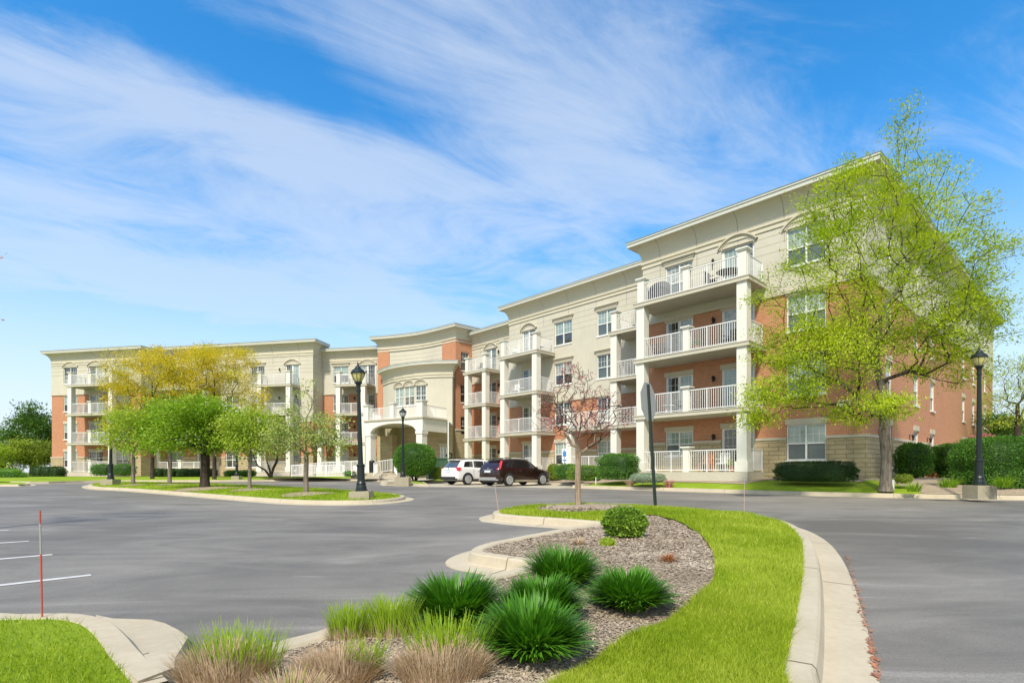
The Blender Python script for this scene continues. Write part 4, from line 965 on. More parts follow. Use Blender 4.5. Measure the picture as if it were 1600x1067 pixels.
def leaves_at(pts, dirs, size, aspect, rg, droop=.3, flat=.5, fold=False):
    """one quad per point, pointing roughly along dirs"""
    n = len(pts); d = dirs + rg.normal(0, .55, (n, 3)); d[:, 2] -= droop; d /= np.linalg.norm(d, axis=1, keepdims=True) + 1e-9
    up = rg.normal(0, 1, (n, 3)); up[:, 2] += flat * 3; s = np.cross(d, up); s /= np.linalg.norm(s, axis=1, keepdims=True) + 1e-9
    L = size * rg.uniform(.6, 1.25, (n, 1)); w = L * aspect
    a = pts; b = pts + d * L * .5 + s * w * .5; c = pts + d * L; e = pts + d * L * .5 - s * w * .5
    return np.stack([a, b, c, e], 1)
def make_tree(name, label, cat, loc, seed, crowns, ntips, trunk_pts, tr, leaf, leaf_n, leaf_size, leaf_aspect=.4, spread=.28, bark_m='bark_grey', limb_m=None, bf=.35, leafm2=None, group=None,
              droop=.3, wiggle=.12, trunk_n=10, twig=.008, leaf_z=None, rexp=2.35, flat=.5, parts=('trunk', 'crown'), root=None, pw=1.35):
    """skeleton grown from the trunk to tips spread through the crown volumes; ONE trunk mesh (with limbs) and ONE crown mesh"""
    rg = np.random.default_rng(seed)
    t = root or thing(name, label, cat, loc, group=group)
    nodes = [np.array(p, float) for p in trunk_pts]; par = [-1] + list(range(len(nodes) - 1)); plen = [0.0]
    for i in range(1, len(nodes)): plen.append(plen[-1] + np.linalg.norm(nodes[i] - nodes[i - 1]))
    attach0 = max(1, len(nodes) - trunk_n) if trunk_n < len(nodes) else 1
    W = np.array([c[6] for c in crowns]); W = W / W.sum(); tips = []
    for ci, c in enumerate(crowns):
        k = int(ntips * W[ci]); u = rg.normal(0, 1, (k, 3)); u /= np.linalg.norm(u, axis=1, keepdims=True); r = rg.uniform(.05, 1, (k, 1)) ** (1 / 2.4)
        tips.append(np.array(c[:3]) + u * r * np.array(c[3:6]))
    tips = np.concatenate(tips); top = nodes[-1]
    tips = tips[np.argsort(np.linalg.norm(tips - nodes[attach0], axis=1))]
    ok = np.zeros(len(nodes) + len(tips) * 6, bool)
    NP = np.zeros((len(nodes) + len(tips) * 6, 3)); PL = np.zeros(len(NP)); cnt = len(nodes); NP[:cnt] = nodes; PL[:cnt] = plen; ok[attach0:cnt] = True
    par += [0] * (len(NP) - cnt); parr = par
    for tp in tips:
        d = np.linalg.norm(NP[:cnt] - tp, axis=1); rise = tp[2] - NP[:cnt, 2]
        cost = d + bf * PL[:cnt] + np.where(rise < -.1, -rise * .8, 0); cost[~ok[:cnt]] = 1e9
        i = int(np.argmin(cost)); dist = d[i]; k = int(min(5, max(1, dist / .45))); a = NP[i]; v = tp - a
        pdir = (a - NP[parr[i]]) if parr[i] >= 0 else np.array([0, 0, 1.]); pdir = pdir / (np.linalg.norm(pdir) + 1e-9)
        prev = i
        for q in range(1, k + 1):
            s = q / k; c1 = a + pdir * dist * .3; p = (1 - s) ** 2 * a + 2 * s * (1 - s) * (c1 * .6 + (a + v * .5) * .4) + s * s * tp
            if q < k: p = p + rg.normal(0, wiggle * dist / k * .5, 3)
            NP[cnt] = p; parr[cnt] = prev; PL[cnt] = PL[prev] + np.linalg.norm(p - NP[prev]); ok[cnt] = True; prev = cnt; cnt += 1
    NP = NP[:cnt]; parr = parr[:cnt]; n0 = len(trunk_pts)
    rad = np.zeros(cnt); ch = [[] for _ in range(cnt)]
    for i in range(1, cnt): ch[parr[i]].append(i)
    for i in range(cnt - 1, -1, -1):
        if not ch[i]: rad[i] = twig
        else: rad[i] = sum(rad[c] ** rexp for c in ch[i]) ** (1 / rexp) + .0004
        if i >= n0 and parr[i] > i: pass
    # order guarantee: children always have larger index except trunk (already ordered)
    scale = tr / rad[1 if n0 > 1 else 0]
    mx = rad.copy(); rad = twig + (tr - twig) * (np.maximum(rad - twig, 0) / (mx[1] - twig)) ** pw; 
    mb = MB(); 
    def chain(start, parent):
        pts, rr = ([NP[parent]] if parent is not None else []), ([min(rad[parent], rad[start] * 1.25)] if parent is not None else [])
        i = start
        while True:
            pts.append(NP[i]); rr.append(rad[i]); c = ch[i]
            if not c: break
            m = max(c, key=lambda q: rad[q])
            for o in c:
                if o != m: stack.append((o, i))
            i = m
        r0 = max(rr); nn = 12 if r0 > tr * .6 else (7 if r0 > .05 else (5 if r0 > .02 else 3))
        if parent is None: pts.insert(0, pts[0] - np.array([0, 0, .25])); rr[0] *= 1.18; rr.insert(0, rr[0] * 1.35)
        mb.mi = 0 if r0 > tr * .55 or limb_m is None else 1
        mb.tube(pts, rr, nn, cap=False)
    stack = [(0, None)]
    while stack: s_, p_ = stack.pop(); chain(s_, p_)
    mats = [M[bark_m]] + ([M[limb_m]] if limb_m else [])
    mb.build(parts[0], mats, t, smooth=True, local=True, recalc=False)
    if leaf_n:
        thin = np.array([i for i in range(n0, cnt) if rad[i] < max(twig * 3.5, .03)])
        w = np.array([1.0 + 1.5 * (not ch[i]) for i in thin]); w /= w.sum(); nc = leaf_n // 16
        ci = rg.choice(thin, nc, p=w); f = rg.uniform(0, 1, (nc, 1)); a = NP[ci]; b = NP[np.array(parr)[ci]]; base = a * (1 - f) + b * f + rg.normal(0, spread, (nc, 3)) * np.array([1, 1, .6])
        if leaf_z is not None: base = base[base[:, 2] > leaf_z]; nc = len(base)
        od = base - NP[n0 - 1]; od /= np.linalg.norm(od, axis=1, keepdims=True)
        # each cluster is a small spray of leaves
        sp = rg.normal(0, leaf_size * 1.7, (nc, 16, 3)) * np.array([1, 1, .55]); P = (base[:, None] + sp).reshape(-1, 3); Dd = np.repeat(od, 16, 0)
        Q = leaves_at(P, Dd, leaf_size, leaf_aspect, rg, droop, flat)
        np_mesh(parts[1], Q.reshape(-1, 3), 4, M[leaf], t)
    return t, NP

def hedge(name, label, cat, c, dims, leafm, n, seed, rz=0.0, power=4.0, size=.06, group=None, z0=0.0, wob=.05, core_m=None, stems=0):
    """clipped shrub: a leafy shell over a solid filler core; c = base point, dims = full width, depth, height"""
    rg = np.random.default_rng(seed); t = thing(name, label, cat, c, rz, group); hx, hy, hz = dims[0] / 2, dims[1] / 2, dims[2] / 2
    u = rg.normal(0, 1, (n, 3)); u /= (np.abs(u) ** power).sum(1, keepdims=True) ** (1 / power)
    lump = 1 + wob * (np.sin(u[:, 0] * 7 + seed) * np.cos(u[:, 1] * 6 + seed * 2) + np.sin(u[:, 2] * 8 + seed * 3)) + rg.normal(0, .02, n)
    P = u * np.array([hx, hy, hz]) * (lump * rg.uniform(.86, 1.02, n))[:, None] + np.array([0, 0, hz + z0]); P = P[P[:, 2] > .02]
    nrm = (P - np.array([0, 0, hz + z0])) / np.array([hx, hy, hz]); nrm /= np.linalg.norm(nrm, axis=1, keepdims=True)
    Q = leaves_at(P, nrm * .9, size, .6, rg, -.1, .2)
    np_mesh('foliage', Q.reshape(-1, 3), 4, M[leafm], t)
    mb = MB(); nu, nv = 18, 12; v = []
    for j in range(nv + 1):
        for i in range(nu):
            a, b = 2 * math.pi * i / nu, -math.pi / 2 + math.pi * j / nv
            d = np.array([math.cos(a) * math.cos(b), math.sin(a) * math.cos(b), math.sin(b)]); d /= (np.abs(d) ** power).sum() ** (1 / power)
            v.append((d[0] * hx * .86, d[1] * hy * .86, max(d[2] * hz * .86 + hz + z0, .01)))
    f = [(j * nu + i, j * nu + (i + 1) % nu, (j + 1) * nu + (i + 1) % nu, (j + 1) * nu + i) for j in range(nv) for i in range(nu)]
    mb.mesh(v, f); mb.build('filler_core', M[core_m or leafm], t, local=True, smooth=True)  # solid filler core; a darker leaf material paints inner shade into it
    if stems:
        sm = MB()
        for k in range(stems): a = 2 * math.pi * k / stems; sm.tube([(.12 * math.cos(a), .12 * math.sin(a), -.1), (hx * .4 * math.cos(a), hy * .4 * math.sin(a), z0 + hz * .6)], [.05, .03], 6)
        sm.build('stem', M['bark_dark'], t, local=True)
    return t
def blades(n, rg, rad, length, width, lean, curl, hvar=.3, seg=4, base_r=.3, tp_=2.2):
    """n arching ribbons -> (n,seg+1,2,3)"""
    a = rg.uniform(0, 2 * math.pi, n); r0 = rad * base_r * np.sqrt(rg.uniform(0, 1, n)); az = a + rg.normal(0, .35, n)
    ln = length * rg.uniform(1 - hvar, 1 + hvar * .4, n); le = lean[0] + (lean[1] - lean[0]) * rg.uniform(0, 1, n) ** .8
    t = np.linspace(0, 1, seg + 1); out = np.zeros((n, seg + 1, 2, 3)); p = np.stack([r0 * np.cos(a), r0 * np.sin(a), np.zeros(n)], 1)
    th = le.copy() * .55; step = ln / seg; sx = np.stack([-np.sin(az), np.cos(az), np.zeros(n)], 1)
    for k in range(seg + 1):
        w = width * (1 - t[k] ** tp_) * (.7 + .3 * min(1, t[k] * 3)) * .5 + .0006; out[:, k, 0] = p + sx * w; out[:, k, 1] = p - sx * w
        d = np.stack([np.sin(th) * np.cos(az), np.sin(th) * np.sin(az), np.cos(th)], 1); p = p + d * step[:, None]; th = th + (curl * rg.uniform(.4, 1.3, n) + le * .35) / seg
    return out
def clump(name, label, loc, seed, rad, length, n, leafm='blade', width=.013, lean=(.05, 1.15), curl=.75, group=None, cat='ornamental grass', mats=None, base_r=.3):
    rg = np.random.default_rng(seed); t = thing(name, label, cat, loc, group=group)
    B = blades(n, rg, rad, length, width, lean, curl, base_r=base_r, hvar=.30, seg=6, tp_=5.0 if n > 500 else 2.2)
    az = np.arctan2(B[:, -1, 0, 1], B[:, -1, 0, 0]); B[..., 2] *= (1 + .06 * np.sin(az * 2 + seed) + .05 * np.sin(az * 5 + seed * 2))[:, None, None]; B[..., 0] *= 1 + .08 * math.sin(seed * 3); B[..., 2] = np.maximum(B[..., 2], .004)
    np_strips('leaves', B, M[leafm], t)
    if n > 500: np_strips('dead_leaves', blades(24, rg, rad * .8, length * .45, width * .7, (1.2, 1.6), .5, base_r=.6, seg=4), M['blade_straw'], t)
    return t
def gz(x, y): return float(GZ(x, y))
def island_z(x, y): return float(island_h(np.array([[x, y]]))[0])
def site_z(x, y): return float(site_h(np.array([[x, y]]))[0])
def med_z(x, y): return float(med_h(np.array([[x, y]]))[0])

# ---- the daylily clumps (dark green) in the island bed
for (px, py, w, h, seed, lab) in ((712, 962, 148, 80, 1, 'leftmost of the dark green strappy daylily clumps, nearest the lot kerb'), (846, 962, 126, 92, 2, 'dark green daylily clump directly behind the largest front clump'),
        (880, 908, 118, 60, 3, 'rearmost of the overlapping dark green daylily clumps, by the kerb nose'), (832, 1020, 168, 118, 4, 'largest dark green daylily clump, front centre of the mulch bed'), (984, 945, 118, 98, 5, 'rightmost dark green daylily clump, alone on the open mulch')):
    x, y = G(px, py, .2); s = w * y / F / 2
    clump('daylily_clump', lab, (x, y, island_z(x, y) - .01), seed, s, s * 1.06, int(1500 + 500 * (y < 4)), group='dark green daylily clumps in the mulch bed', lean=(.0, 1.5), curl=.55, width=.0125, base_r=.42)
# ---- low fine shrubs in the bed
def small_shrub(px, py, w, h, leafm, lab, seed, n=2600, size=.03, cat='shrub', name='small_shrub'):
    x, y = G(px, py, .2); k = y / F
    return hedge(name, lab, cat, (x, y, island_z(x, y) - .01), (w * k, w * k * .9, h * k), leafm, n, seed, power=2.3, size=size, wob=.08)
small_shrub(976, 838, 62, 42, 'hedge_lime', 'round bright green leafy perennial at the far end of the mulch bed', 11, 4200, .045, 'perennial', 'leafy_perennial')
small_shrub(949, 851, 20, 12, 'leaf_lime', 'tiny lime green seedling beside a brown stub in the mulch', 12, 500, .03, 'plant', 'seedling')
for (px, py, lab, lm_, sd) in ((905, 849, 'flat withered brown plant stub in the mulch behind the daylilies', 'blade_straw', 13), (1044, 876, 'small dark rusty plant stub on the right of the mulch bed', 'leaf_red', 14)):
    x, y = G(px, py, .2); clump('plant_stub', lab, (x, y, island_z(x, y)), sd, .10, .13, 130, leafm=lm_, width=.006, cat='plant', lean=(0, 1.5), curl=1.2, base_r=.5)
# ---- cut-back ornamental grasses: straw stubble with fresh lime shoots
def cutgrass(px, py, w, stub_h, green_h, ng, ns, seed, lab, goff=(0, .1), gw=.5, depth=.55):
    x, y = G(px, py, .18); k = y / F; rg = np.random.default_rng(seed); t = thing('ornamental_grass', lab, 'ornamental grass', (x, y, island_z(x, y) - .01), group='cut back ornamental grasses with new shoots')
    r = w * k / 2
    S = blades(ns, rg, r, stub_h * k * 1.0, .0050, (.0, 1.1), .35, hvar=.55, seg=3, base_r=.8); dd = np.hypot(S[:, 0, 0, 0], S[:, 0, 0, 1]) / (r * .85); S[..., 2] *= (1.05 - .5 * dd ** 2)[:, None, None]; S[..., 1] *= depth
    np_strips('straw_stubble', S, M['blade_straw'], t)
    if ng:
        B = blades(ng, rg, r, green_h * k, .0062, (.0, .55), .38, hvar=.4, seg=4, base_r=gw * 1.5); B[..., 1] *= depth; B[..., 0] += goff[0] * r; B[..., 1] += goff[1]
        np_strips('green_shoots', B, M['blade_lime'], t)
    return t
cutgrass(350, 1058, 165, 64, 84, 420, 2300, 21, 'large cut back grass with tall lime shoots, beside the concrete flume', (.1, .06), .55)
cutgrass(545, 985, 76, 34, 56, 420, 500, 22, 'small upright lime green grass tuft against the lot kerb', (0, 0), .5)
cutgrass(612, 985, 96, 34, 62, 480, 500, 23, 'lime green grass tuft left of the leftmost daylily clump', (0, 0), .5)
cutgrass(528, 1058, 140, 58, 64, 200, 2500, 24, 'brown cut back grass mound with a few lime shoots at its right', (.55, .05), .25)
cutgrass(690, 1062, 160, 62, 84, 480, 2400, 25, 'grass mound with pinkish straw in front and lime shoots behind, below the daylilies', (.0, .16), .55)
cutgrass(455, 1120, 130, 75, 80, 40, 2200, 26, 'straw brown grass mound cropped by the bottom of the picture', (0, 0), .3)

# ---- turf blades and mulch chips (nobody could count these)
def scatter_poly(poly, n, rg, ymax, bias=1.6):
    P = np.array(poly); out = []
    x0, y0 = P.min(0); x1, y1 = P.max(0); y1 = min(y1, ymax); y0 = max(y0, 1.8)
    while sum(map(len, out)) < n:
        v = rg.uniform(0, 1, n); y = 1 / ((1 / y0) * (1 - v) + (1 / y1) * v) if bias else y0 + (y1 - y0) * v; q = np.stack([rg.uniform(x0, x1, n), y], 1); out.append(q[in_poly(q, poly)])
    return np.concatenate(out)[:n]
def turf_blades(poly, hf, n, seed, ymax, hb=.05, excl=()):
    rg = np.random.default_rng(seed); q = scatter_poly(poly, n, rg, ymax)
    for e in excl: q = q[~in_poly(q, e)]
    n = len(q); z = hf(q); a = rg.uniform(0, 2 * math.pi, n)
    s = np.clip(q[:, 1] / 5.0, .8, 2.0); h = hb * rg.uniform(.5, 1.25, n) * s ** .5 * (1 + .35 * np.sin(q[:, 0] * 3.1 + 1.3 * np.sin(q[:, 1] * 2.2)) * np.sin(q[:, 1] * 4.1)); w = .0032 * s * rg.uniform(.7, 1.4, n); ln = rg.normal(0, .5, (n, 2)) * h[:, None]
    b0 = np.stack([q[:, 0] + np.cos(a) * w, q[:, 1] + np.sin(a) * w, z - .005], 1); b1 = np.stack([q[:, 0] - np.cos(a) * w, q[:, 1] - np.sin(a) * w, z - .005], 1); tip = np.stack([q[:, 0] + ln[:, 0], q[:, 1] + ln[:, 1], z + h], 1)
    o = np_mesh('grass', np.stack([b0, b1, tip], 1).reshape(-1, 3), 3, M['turf_blade']); return tag(o, 'short bright green mown lawn grass', 'grass', kind='stuff')
turf_blades(lawn_poly, lambda P: island_h(P) + .022, 190000, 31, 15, excl=[ring])
turf_blades(lawn2, lawn2_h, 60000, 32, 7)
turf_blades(med, med_h, 30000, 33, 40, .06)
fpoly = bline[:30] + [xy(FR, 12, 2), xy(FR, 4, 3.2), xy(FR, 0, 1.5), pts([(1292, 748)], .3)[0]]
def chips(poly, hf, n, seed, ymax, size=.022):
    rg = np.random.default_rng(seed); q = scatter_poly(poly, n, rg, ymax); n = len(q); z = hf(q) + rg.uniform(0, .009, n); a = rg.uniform(0, 2 * math.pi, n); t = rg.normal(0, .18, n)
    L = size * rg.uniform(.4, 1.5, n) * np.clip(q[:, 1] / 5, .9, 1.6); W = L * rg.uniform(.18, .5, n)
    d = np.stack([np.cos(a), np.sin(a), t], 1) * L[:, None] / 2; s = np.stack([-np.sin(a), np.cos(a), rg.normal(0, .2, n)], 1) * W[:, None] / 2; c = np.stack([q[:, 0], q[:, 1], z], 1)
    o = np_mesh('mulch_chips', np.stack([c - d - s, c + d - s, c + d + s, c - d + s], 1).reshape(-1, 3), 4, M['chip']); return tag(o, 'loose shredded bark mulch in the planting bed', 'mulch', kind='stuff')
bedpoly = [p for p in (bedline[::-1] + [e2[-1]] + b1 + nose1 + e1 + b0 + bedtail)]
chips(bedpoly, lambda P: island_h(P) + .002, 110000, 41, 13)
chips(ring, lambda P: island_h(P) + .05, 4000, 42, 16, .035)
# debris along the gutter edge and on the flume
rg = np.random.default_rng(50); ge = np.array([G(x, y, 0) for x, y in [(1372, 1067), (1358, 1000), (1338, 920), (1322, 868)]]); k = rg.integers(0, 3, 260); f = rg.uniform(0, 1, (260, 1)); q = ge[k] * (1 - f) + ge[k + 1] * f + rg.normal(0, .012, (260, 2)); a = rg.uniform(0, 6.3, 260)
L = rg.uniform(.01, .04, 260); d = np.stack([np.cos(a), np.sin(a), rg.uniform(-.1, .3, 260)], 1) * L[:, None]; s = np.stack([-np.sin(a), np.cos(a), np.zeros(260)], 1) * L[:, None] * .35; c = np.stack([q[:, 0], q[:, 1], zr(q[:, 1]) + .02], 1)
tag(np_mesh('leaf_litter', np.stack([c - s, c + d, c + s, c - d * .3], 1).reshape(-1, 3), 4, M['rust_leaf']), 'rusty bud litter caught along the edge of the gutter', 'leaf litter', kind='stuff')

# ---- hedges and shrubs at the right wing
def at_px(px, Y): return ((px - CX) / F * Y, Y)
def sh(name, lab, cat, px, Y, wpx, hpx, leafm, n, seed, power=4, size=.06, rz=0, depth=1.2, basepx=None, group=None, **k):
    x, y = at_px(px, Y); s = Y / F; return hedge(name, lab, cat, (x, y, site_z(x, y) - .03 if basepx is None else CAMZ - (basepx - HOR) * s), (wpx * s, depth, hpx * s), leafm, n, seed, rz, power, size, group, **k)
AR = math.atan2(FR.U[1], FR.U[0])
sh('boxwood_hedge', 'long dark clipped boxwood hedge under the stone-wall window', 'hedge', 1272, 22.6, 112, 30, 'hedge_dark', 16000, 61, 5, .05, rz=AR, depth=1.1, basepx=752)
sh('box_shrub', 'tall square clipped bright green shrub left of the near balcony column', 'shrub', 966, 28.5, 56, 40, 'hedge', 12000, 62, 6, .06, rz=AR, depth=1.6, basepx=749, core_m='hedge_dark')
sh('low_shrub', 'low rounded lime topped hedge behind the bare redbud trunk', 'shrub', 915, 31.0, 60, 23, 'hedge_lime', 8000, 63, 3, .06, rz=AR, depth=1.6, basepx=751, core_m='hedge_dark')
sh('low_shrub', 'low dark hedge behind the blue and white parking sign', 'shrub', 888, 33.5, 36, 24, 'hedge', 6000, 64, 4, .06, rz=AR, depth=1.4, basepx=749, core_m='hedge_dark')
sh('flowering_shrub', 'yellow green feathery shrub beyond the nose of the maroon car', 'shrub', 866, 37, 22, 24, 'leaf_olive', 2500, 65, 2.3, .09, basepx=750)
sh('sage_shrub', 'low grey green catmint mound at the foot of the porch', 'shrub', 1012, 26.5, 56, 15, 'sage', 5000, 66, 2.4, .05, rz=AR, depth=1.3, basepx=754)
for (px, Y_, lab, lm_) in ((1045, 25.8, 'small reddish dried grass tuft at the porch corner', 'bud_pink'), (985, 27.2, 'pale dried twig tuft between the square shrub and the catmint', 'blade_straw')):
    x, y = at_px(px, Y_); clump('dried_grass', lab, (x, y, site_z(x, y)), 67 + px, .3, .45, 120, leafm=lm_, width=.016, cat='grass tuft', base_r=.5, lean=(0, .8))
sh('wall_shrub', 'upright dark leafy shrub right of the big honeylocust trunk', 'shrub', 1427, 24.5, 41, 50, 'hedge', 6500, 71, 4, .08, depth=1.2, basepx=745, core_m='hedge_dark', stems=4)
sh('wall_shrub', 'broad dark leafy shrub in front of the orange wooden fence', 'shrub', 1487, 24.8, 46, 52, 'hedge', 7500, 72, 4, .08, depth=1.3, basepx=746, core_m='hedge_dark', stems=4)
sh('tall_hedge', 'big rounded bright green hedge behind the right lamp post', 'hedge', 1572, 20.3, 128, 82, 'hedge', 46000, 73, 5, .06, depth=2.2, basepx=767, core_m='hedge_dark', wob=.03)
sh('small_yellow_shrub', 'small yellow green spirea at the foot of the honeylocust', 'shrub', 1412, 20.5, 24, 14, 'leaf_olive', 1200, 74, 2.2, .05, depth=.5, basepx=755)
sh('barberry', 'purple barberry tips showing above the tall hedge', 'shrub', 1536, 30, 60, 30, 'bud_pink', 2500, 75, 2.2, .1, depth=1.5, basepx=710)
for (px, py, seed, lab) in ((1428, 768, 81, 'weedy green daylily tuft in the mulch right of the honeylocust'), (1482, 771, 82, 'small green weed tuft in the mulch left of the right lamp post'), (1568, 773, 83, 'green daylily tuft under the tall hedge')):
    x, y = G(px, py, .25); clump('daylily_tuft', lab, (x, y, site_z(x, y)), seed, .35, .4, 140, leafm='leaf_green', width=.02, cat='plant', base_r=.6)
# ---- entrance and left wing planting
sh('round_shrub', 'big round green shrub with a golden top beside the entrance', 'shrub', 648, 38.5, 64, 50, 'hedge', 24000, 91, 2.3, .075, depth=2.7, basepx=748.5, core_m='hedge_dark', stems=5, z0=.25, wob=.02)
sh('low_juniper', 'tiny clipped green mound at the end of the white ramp railing', 'shrub', 546, 47, 17, 8, 'hedge', 900, 92, 3, .08, basepx=744)
sh('wall_hedge', 'yellow green bush beside the green utility box', 'shrub', 684, 39.5, 14, 18, 'leaf_olive', 1200, 93, 2.4, .08, depth=.8, basepx=748)
AL = math.atan2(FL1.U[1], FL1.U[0])
def row(a, b, n, Y, wpx, hpx, by, leafm, lab, grp, seed, power=4):
    for k in range(n):
        px = a + (b - a) * (k + .5) / n
        sh('clipped_shrub', lab.format(('first', 'second', 'third', 'fourth', 'fifth', 'sixth')[k]), 'shrub', px, Y, wpx, hpx, leafm, 2600, seed + k, power, .09, rz=AL, depth=1.3, basepx=by, group=grp, core_m='hedge_dark')
row(240, 337, 5, 54.0, 17, 12, 744.5, 'hedge_dark', '{} dark clipped shrub from the left along the left wing porch, behind the tree median', 'dark clipped shrubs along the left wing', 100)
row(352, 398, 2, 54.0, 20, 9, 744, 'hedge', '{} green clipped shrub from the left beside the dark lamp post behind the median', 'green clipped shrubs by the middle lamp', 110)
row(144, 210, 2, 53.0, 34, 17, 742.5, 'hedge', '{} leafy shrub from the left in front of the left end balconies', 'leafy shrubs before the left end balconies', 120)
row(56, 96, 3, 55.0, 20, 17, 746.5, 'hedge_dark', '{} dark shrub from the left at the far left corner of the building', 'dark shrubs at the far left corner', 130)
sh('long_hedge', 'long low clipped hedge at the far left edge of the picture', 'hedge', 8, 48, 56, 14, 'hedge', 7000, 140, 5, .09, depth=1.4, basepx=752.5, core_m='hedge_dark')
sh('long_hedge', 'lighter hedge standing behind the far left hedge', 'hedge', 2, 55, 60, 14, 'hedge_lime', 5000, 141, 5, .09, depth=1.4, basepx=746, core_m='hedge')
# ---------------------------------------------------------------- trees
def tp(*p): return [tuple(q) for q in p]
# big honeylocust on the right
TX, TY = at_px(1384, 20.2); TZ = CAMZ - (757 - HOR) * TY / F; K = TY / F
def C(px, py, rx, ry, w, dy=0, ryy=None): return ((px - 1384) * K, dy, (757 - py) * K, rx * K, (ryy or rx) * K, ry * K, w)
make_tree('honeylocust_tree', 'tall airy lime green honeylocust with spreading limbs in front of the right corner', 'tree', (TX, TY, TZ), 5,
    [C(1300, 470, 120, 110, 1.0, ryy=100), C(1440, 470, 120, 120, 1.1, ryy=110), C(1265, 560, 95, 50, .75, dy=-.8, ryy=85), C(1490, 520, 80, 85, .65, ryy=85), C(1370, 350, 95, 90, .8, ryy=80), C(1420, 280, 50, 60, .16, ryy=45),
     C(1490, 380, 62, 85, .4, ryy=60), C(1200, 620, 55, 30, .35, dy=-1.0, ryy=50), C(1330, 640, 80, 25, .3, dy=-1, ryy=70), C(1240, 540, 55, 60, .22, ryy=60), C(1545, 430, 30, 80, .08, ryy=40), C(1290, 330, 40, 50, .2, ryy=40), C(1415, 205, 24, 45, .07), C(1330, 265, 22, 30, .06), C(1485, 290, 26, 40, .05), C(1580, 380, 18, 22, .05), C(1160, 655, 25, 15, .1, dy=-1)], 1500,
    tp((0, 0, 0), (.02, 0, 1.0), (-.04, .03, 1.9), (-.02, .05, 2.5), (.0, .05, 3.0), (-.12, .08, 3.7), (-.3, .1, 4.6), (-.2, .1, 5.6), (0, .1, 6.6)), .168, 'leaf_honey', 98000, .115, .34, .16, 'bark_grey', 'bark_dark', bf=.28, trunk_n=6, twig=.0095, pw=1.3, droop=.12, wiggle=.5, flat=.8)
# bare redbud in the island
x, y = G(903, 794, .17); k = y / F
def C2(px, py, rx, ry, w, o=903, b=793, k_=None): kk = k_ or k; return ((px - o) * kk, 0, (b - py) * kk, rx * kk, rx * kk * .8, ry * kk, w)
make_tree('redbud_tree', 'small bare budding redbud tree in its own mulch ring on the island', 'tree', (x, y, island_z(x, y)), 8, [C2(905, 640, 62, 62, 1), C2(865, 645, 42, 38, .5), C2(945, 645, 45, 38, .5), C2(895, 590, 30, 28, .3)], 900,
    tp((0, 0, 0), (.0, 0, .35), (.0, .01, .8), (.01, .01, 1.2), (0, .01, 1.42)), 0.068, 'bud_pink', 4200, .024, .8, .03, 'bark_tan', 'bark_limb', bf=.25, trunk_n=2, twig=.0048, wiggle=.8, droop=0)
# median trees
def med_tree(px, by, crowns, nt, tr, leaf, ln, ls, seed, lab, name='street_tree', bark_m='bark_grey', trunkh=None, limb=None, twig=.007, spread=.2, Y=None, zf=None, asp=.55, lean=0, bf=.3, wig=.4, group=None, cat='tree'):
    x, y = G(px, by, .18) if Y is None else at_px(px, Y); kk = y / F; z = (zf or med_z)(x, y) - .02
    cr = [((a - px) * kk, dy * kk, (by - b) * kk, rx * kk, rx * kk * .85, rz_ * kk, w) for (a, b, rx, rz_, w, dy) in crowns]
    rr_ = np.random.default_rng(seed + 7); c0 = cr[0]
    for _ in range(7): a_ = rr_.uniform(0, 6.28); e_ = rr_.uniform(-.5, 1.0); cr.append((c0[0] + c0[3] * .95 * math.cos(a_), c0[1] + c0[4] * .9 * math.sin(a_), c0[2] + c0[5] * e_, c0[3] * .28, c0[4] * .28, c0[5] * rr_.uniform(.2, .45), .10))
    cr[0] = c0[:3] + (c0[3] * .88, c0[4] * .88, c0[5] * .9, c0[6])
    th = (trunkh or 35) * kk; tpts = tp((0, 0, 0), (lean * .2, 0, th * .3), (lean * .5, .02, th * .65), (lean, .03, th), (lean * 1.1, .02, th * 1.35), (lean, 0, th * 1.9))
    return make_tree(name, lab, cat, (x, y, z), seed, cr, nt, tpts, tr, leaf, ln, ls, asp, spread, bark_m, limb, bf, trunk_n=3, twig=twig, wiggle=wig, group=group)
G1 = 'young trees in the grass median'
med_tree(320, 763, [(318, 674, 52, 40, 1, 0), (272, 682, 42, 26, .45, 0), (362, 684, 36, 24, .4, 0), (312, 645, 38, 24, .4, 0), (345, 652, 28, 20, .25, 0), (222, 692, 22, 18, .1, 0)], 300, .19, 'leaf_green', 17000, .13, 201, 'dense bright green tree with a thick dark trunk, middle of the grass median', bark_m='bark_dark', trunkh=42, spread=.3, group=G1)
med_tree(208, 757.5, [(215, 670, 42, 32, 1, 0), (240, 650, 35, 30, .5, 0), (185, 680, 25, 22, .4, 0)], 180, .09, 'leaf_lime', 8500, .13, 202, 'leftmost median tree, lime leaves on a slim grey trunk', bark_m='bark_grey', trunkh=40, spread=.3, group=G1)
med_tree(265, 757.5, [(258, 670, 32, 32, 1, 0), (262, 645, 22, 20, .3, 0)], 170, .095, 'leaf_green', 8500, .13, 203, 'second median tree from the left, green crown on a slim grey trunk', trunkh=45, spread=.3, group=G1)
med_tree(390, 765.5, [(392, 682, 33, 32, 1, 0), (388, 655, 20, 20, .3, 0)], 200, .07, 'leaf_lime', 7500, .10, 204, 'slim median tree with pale lime leaves, right of the thick dark trunk', trunkh=52, spread=.22, group=G1)
med_tree(478, 771.5, [(480, 675, 48, 38, 1, 0), (445, 690, 32, 22, .4, 0), (515, 690, 28, 22, .4, 0), (478, 615, 22, 30, .2, 0)], 300, .085, 'leaf_pale', 6000, .085, 205, 'rightmost median tree, sparse pale budding leaves, left of the tall lamp', trunkh=62, spread=.14, group=G1, bark_m='bark_grey')
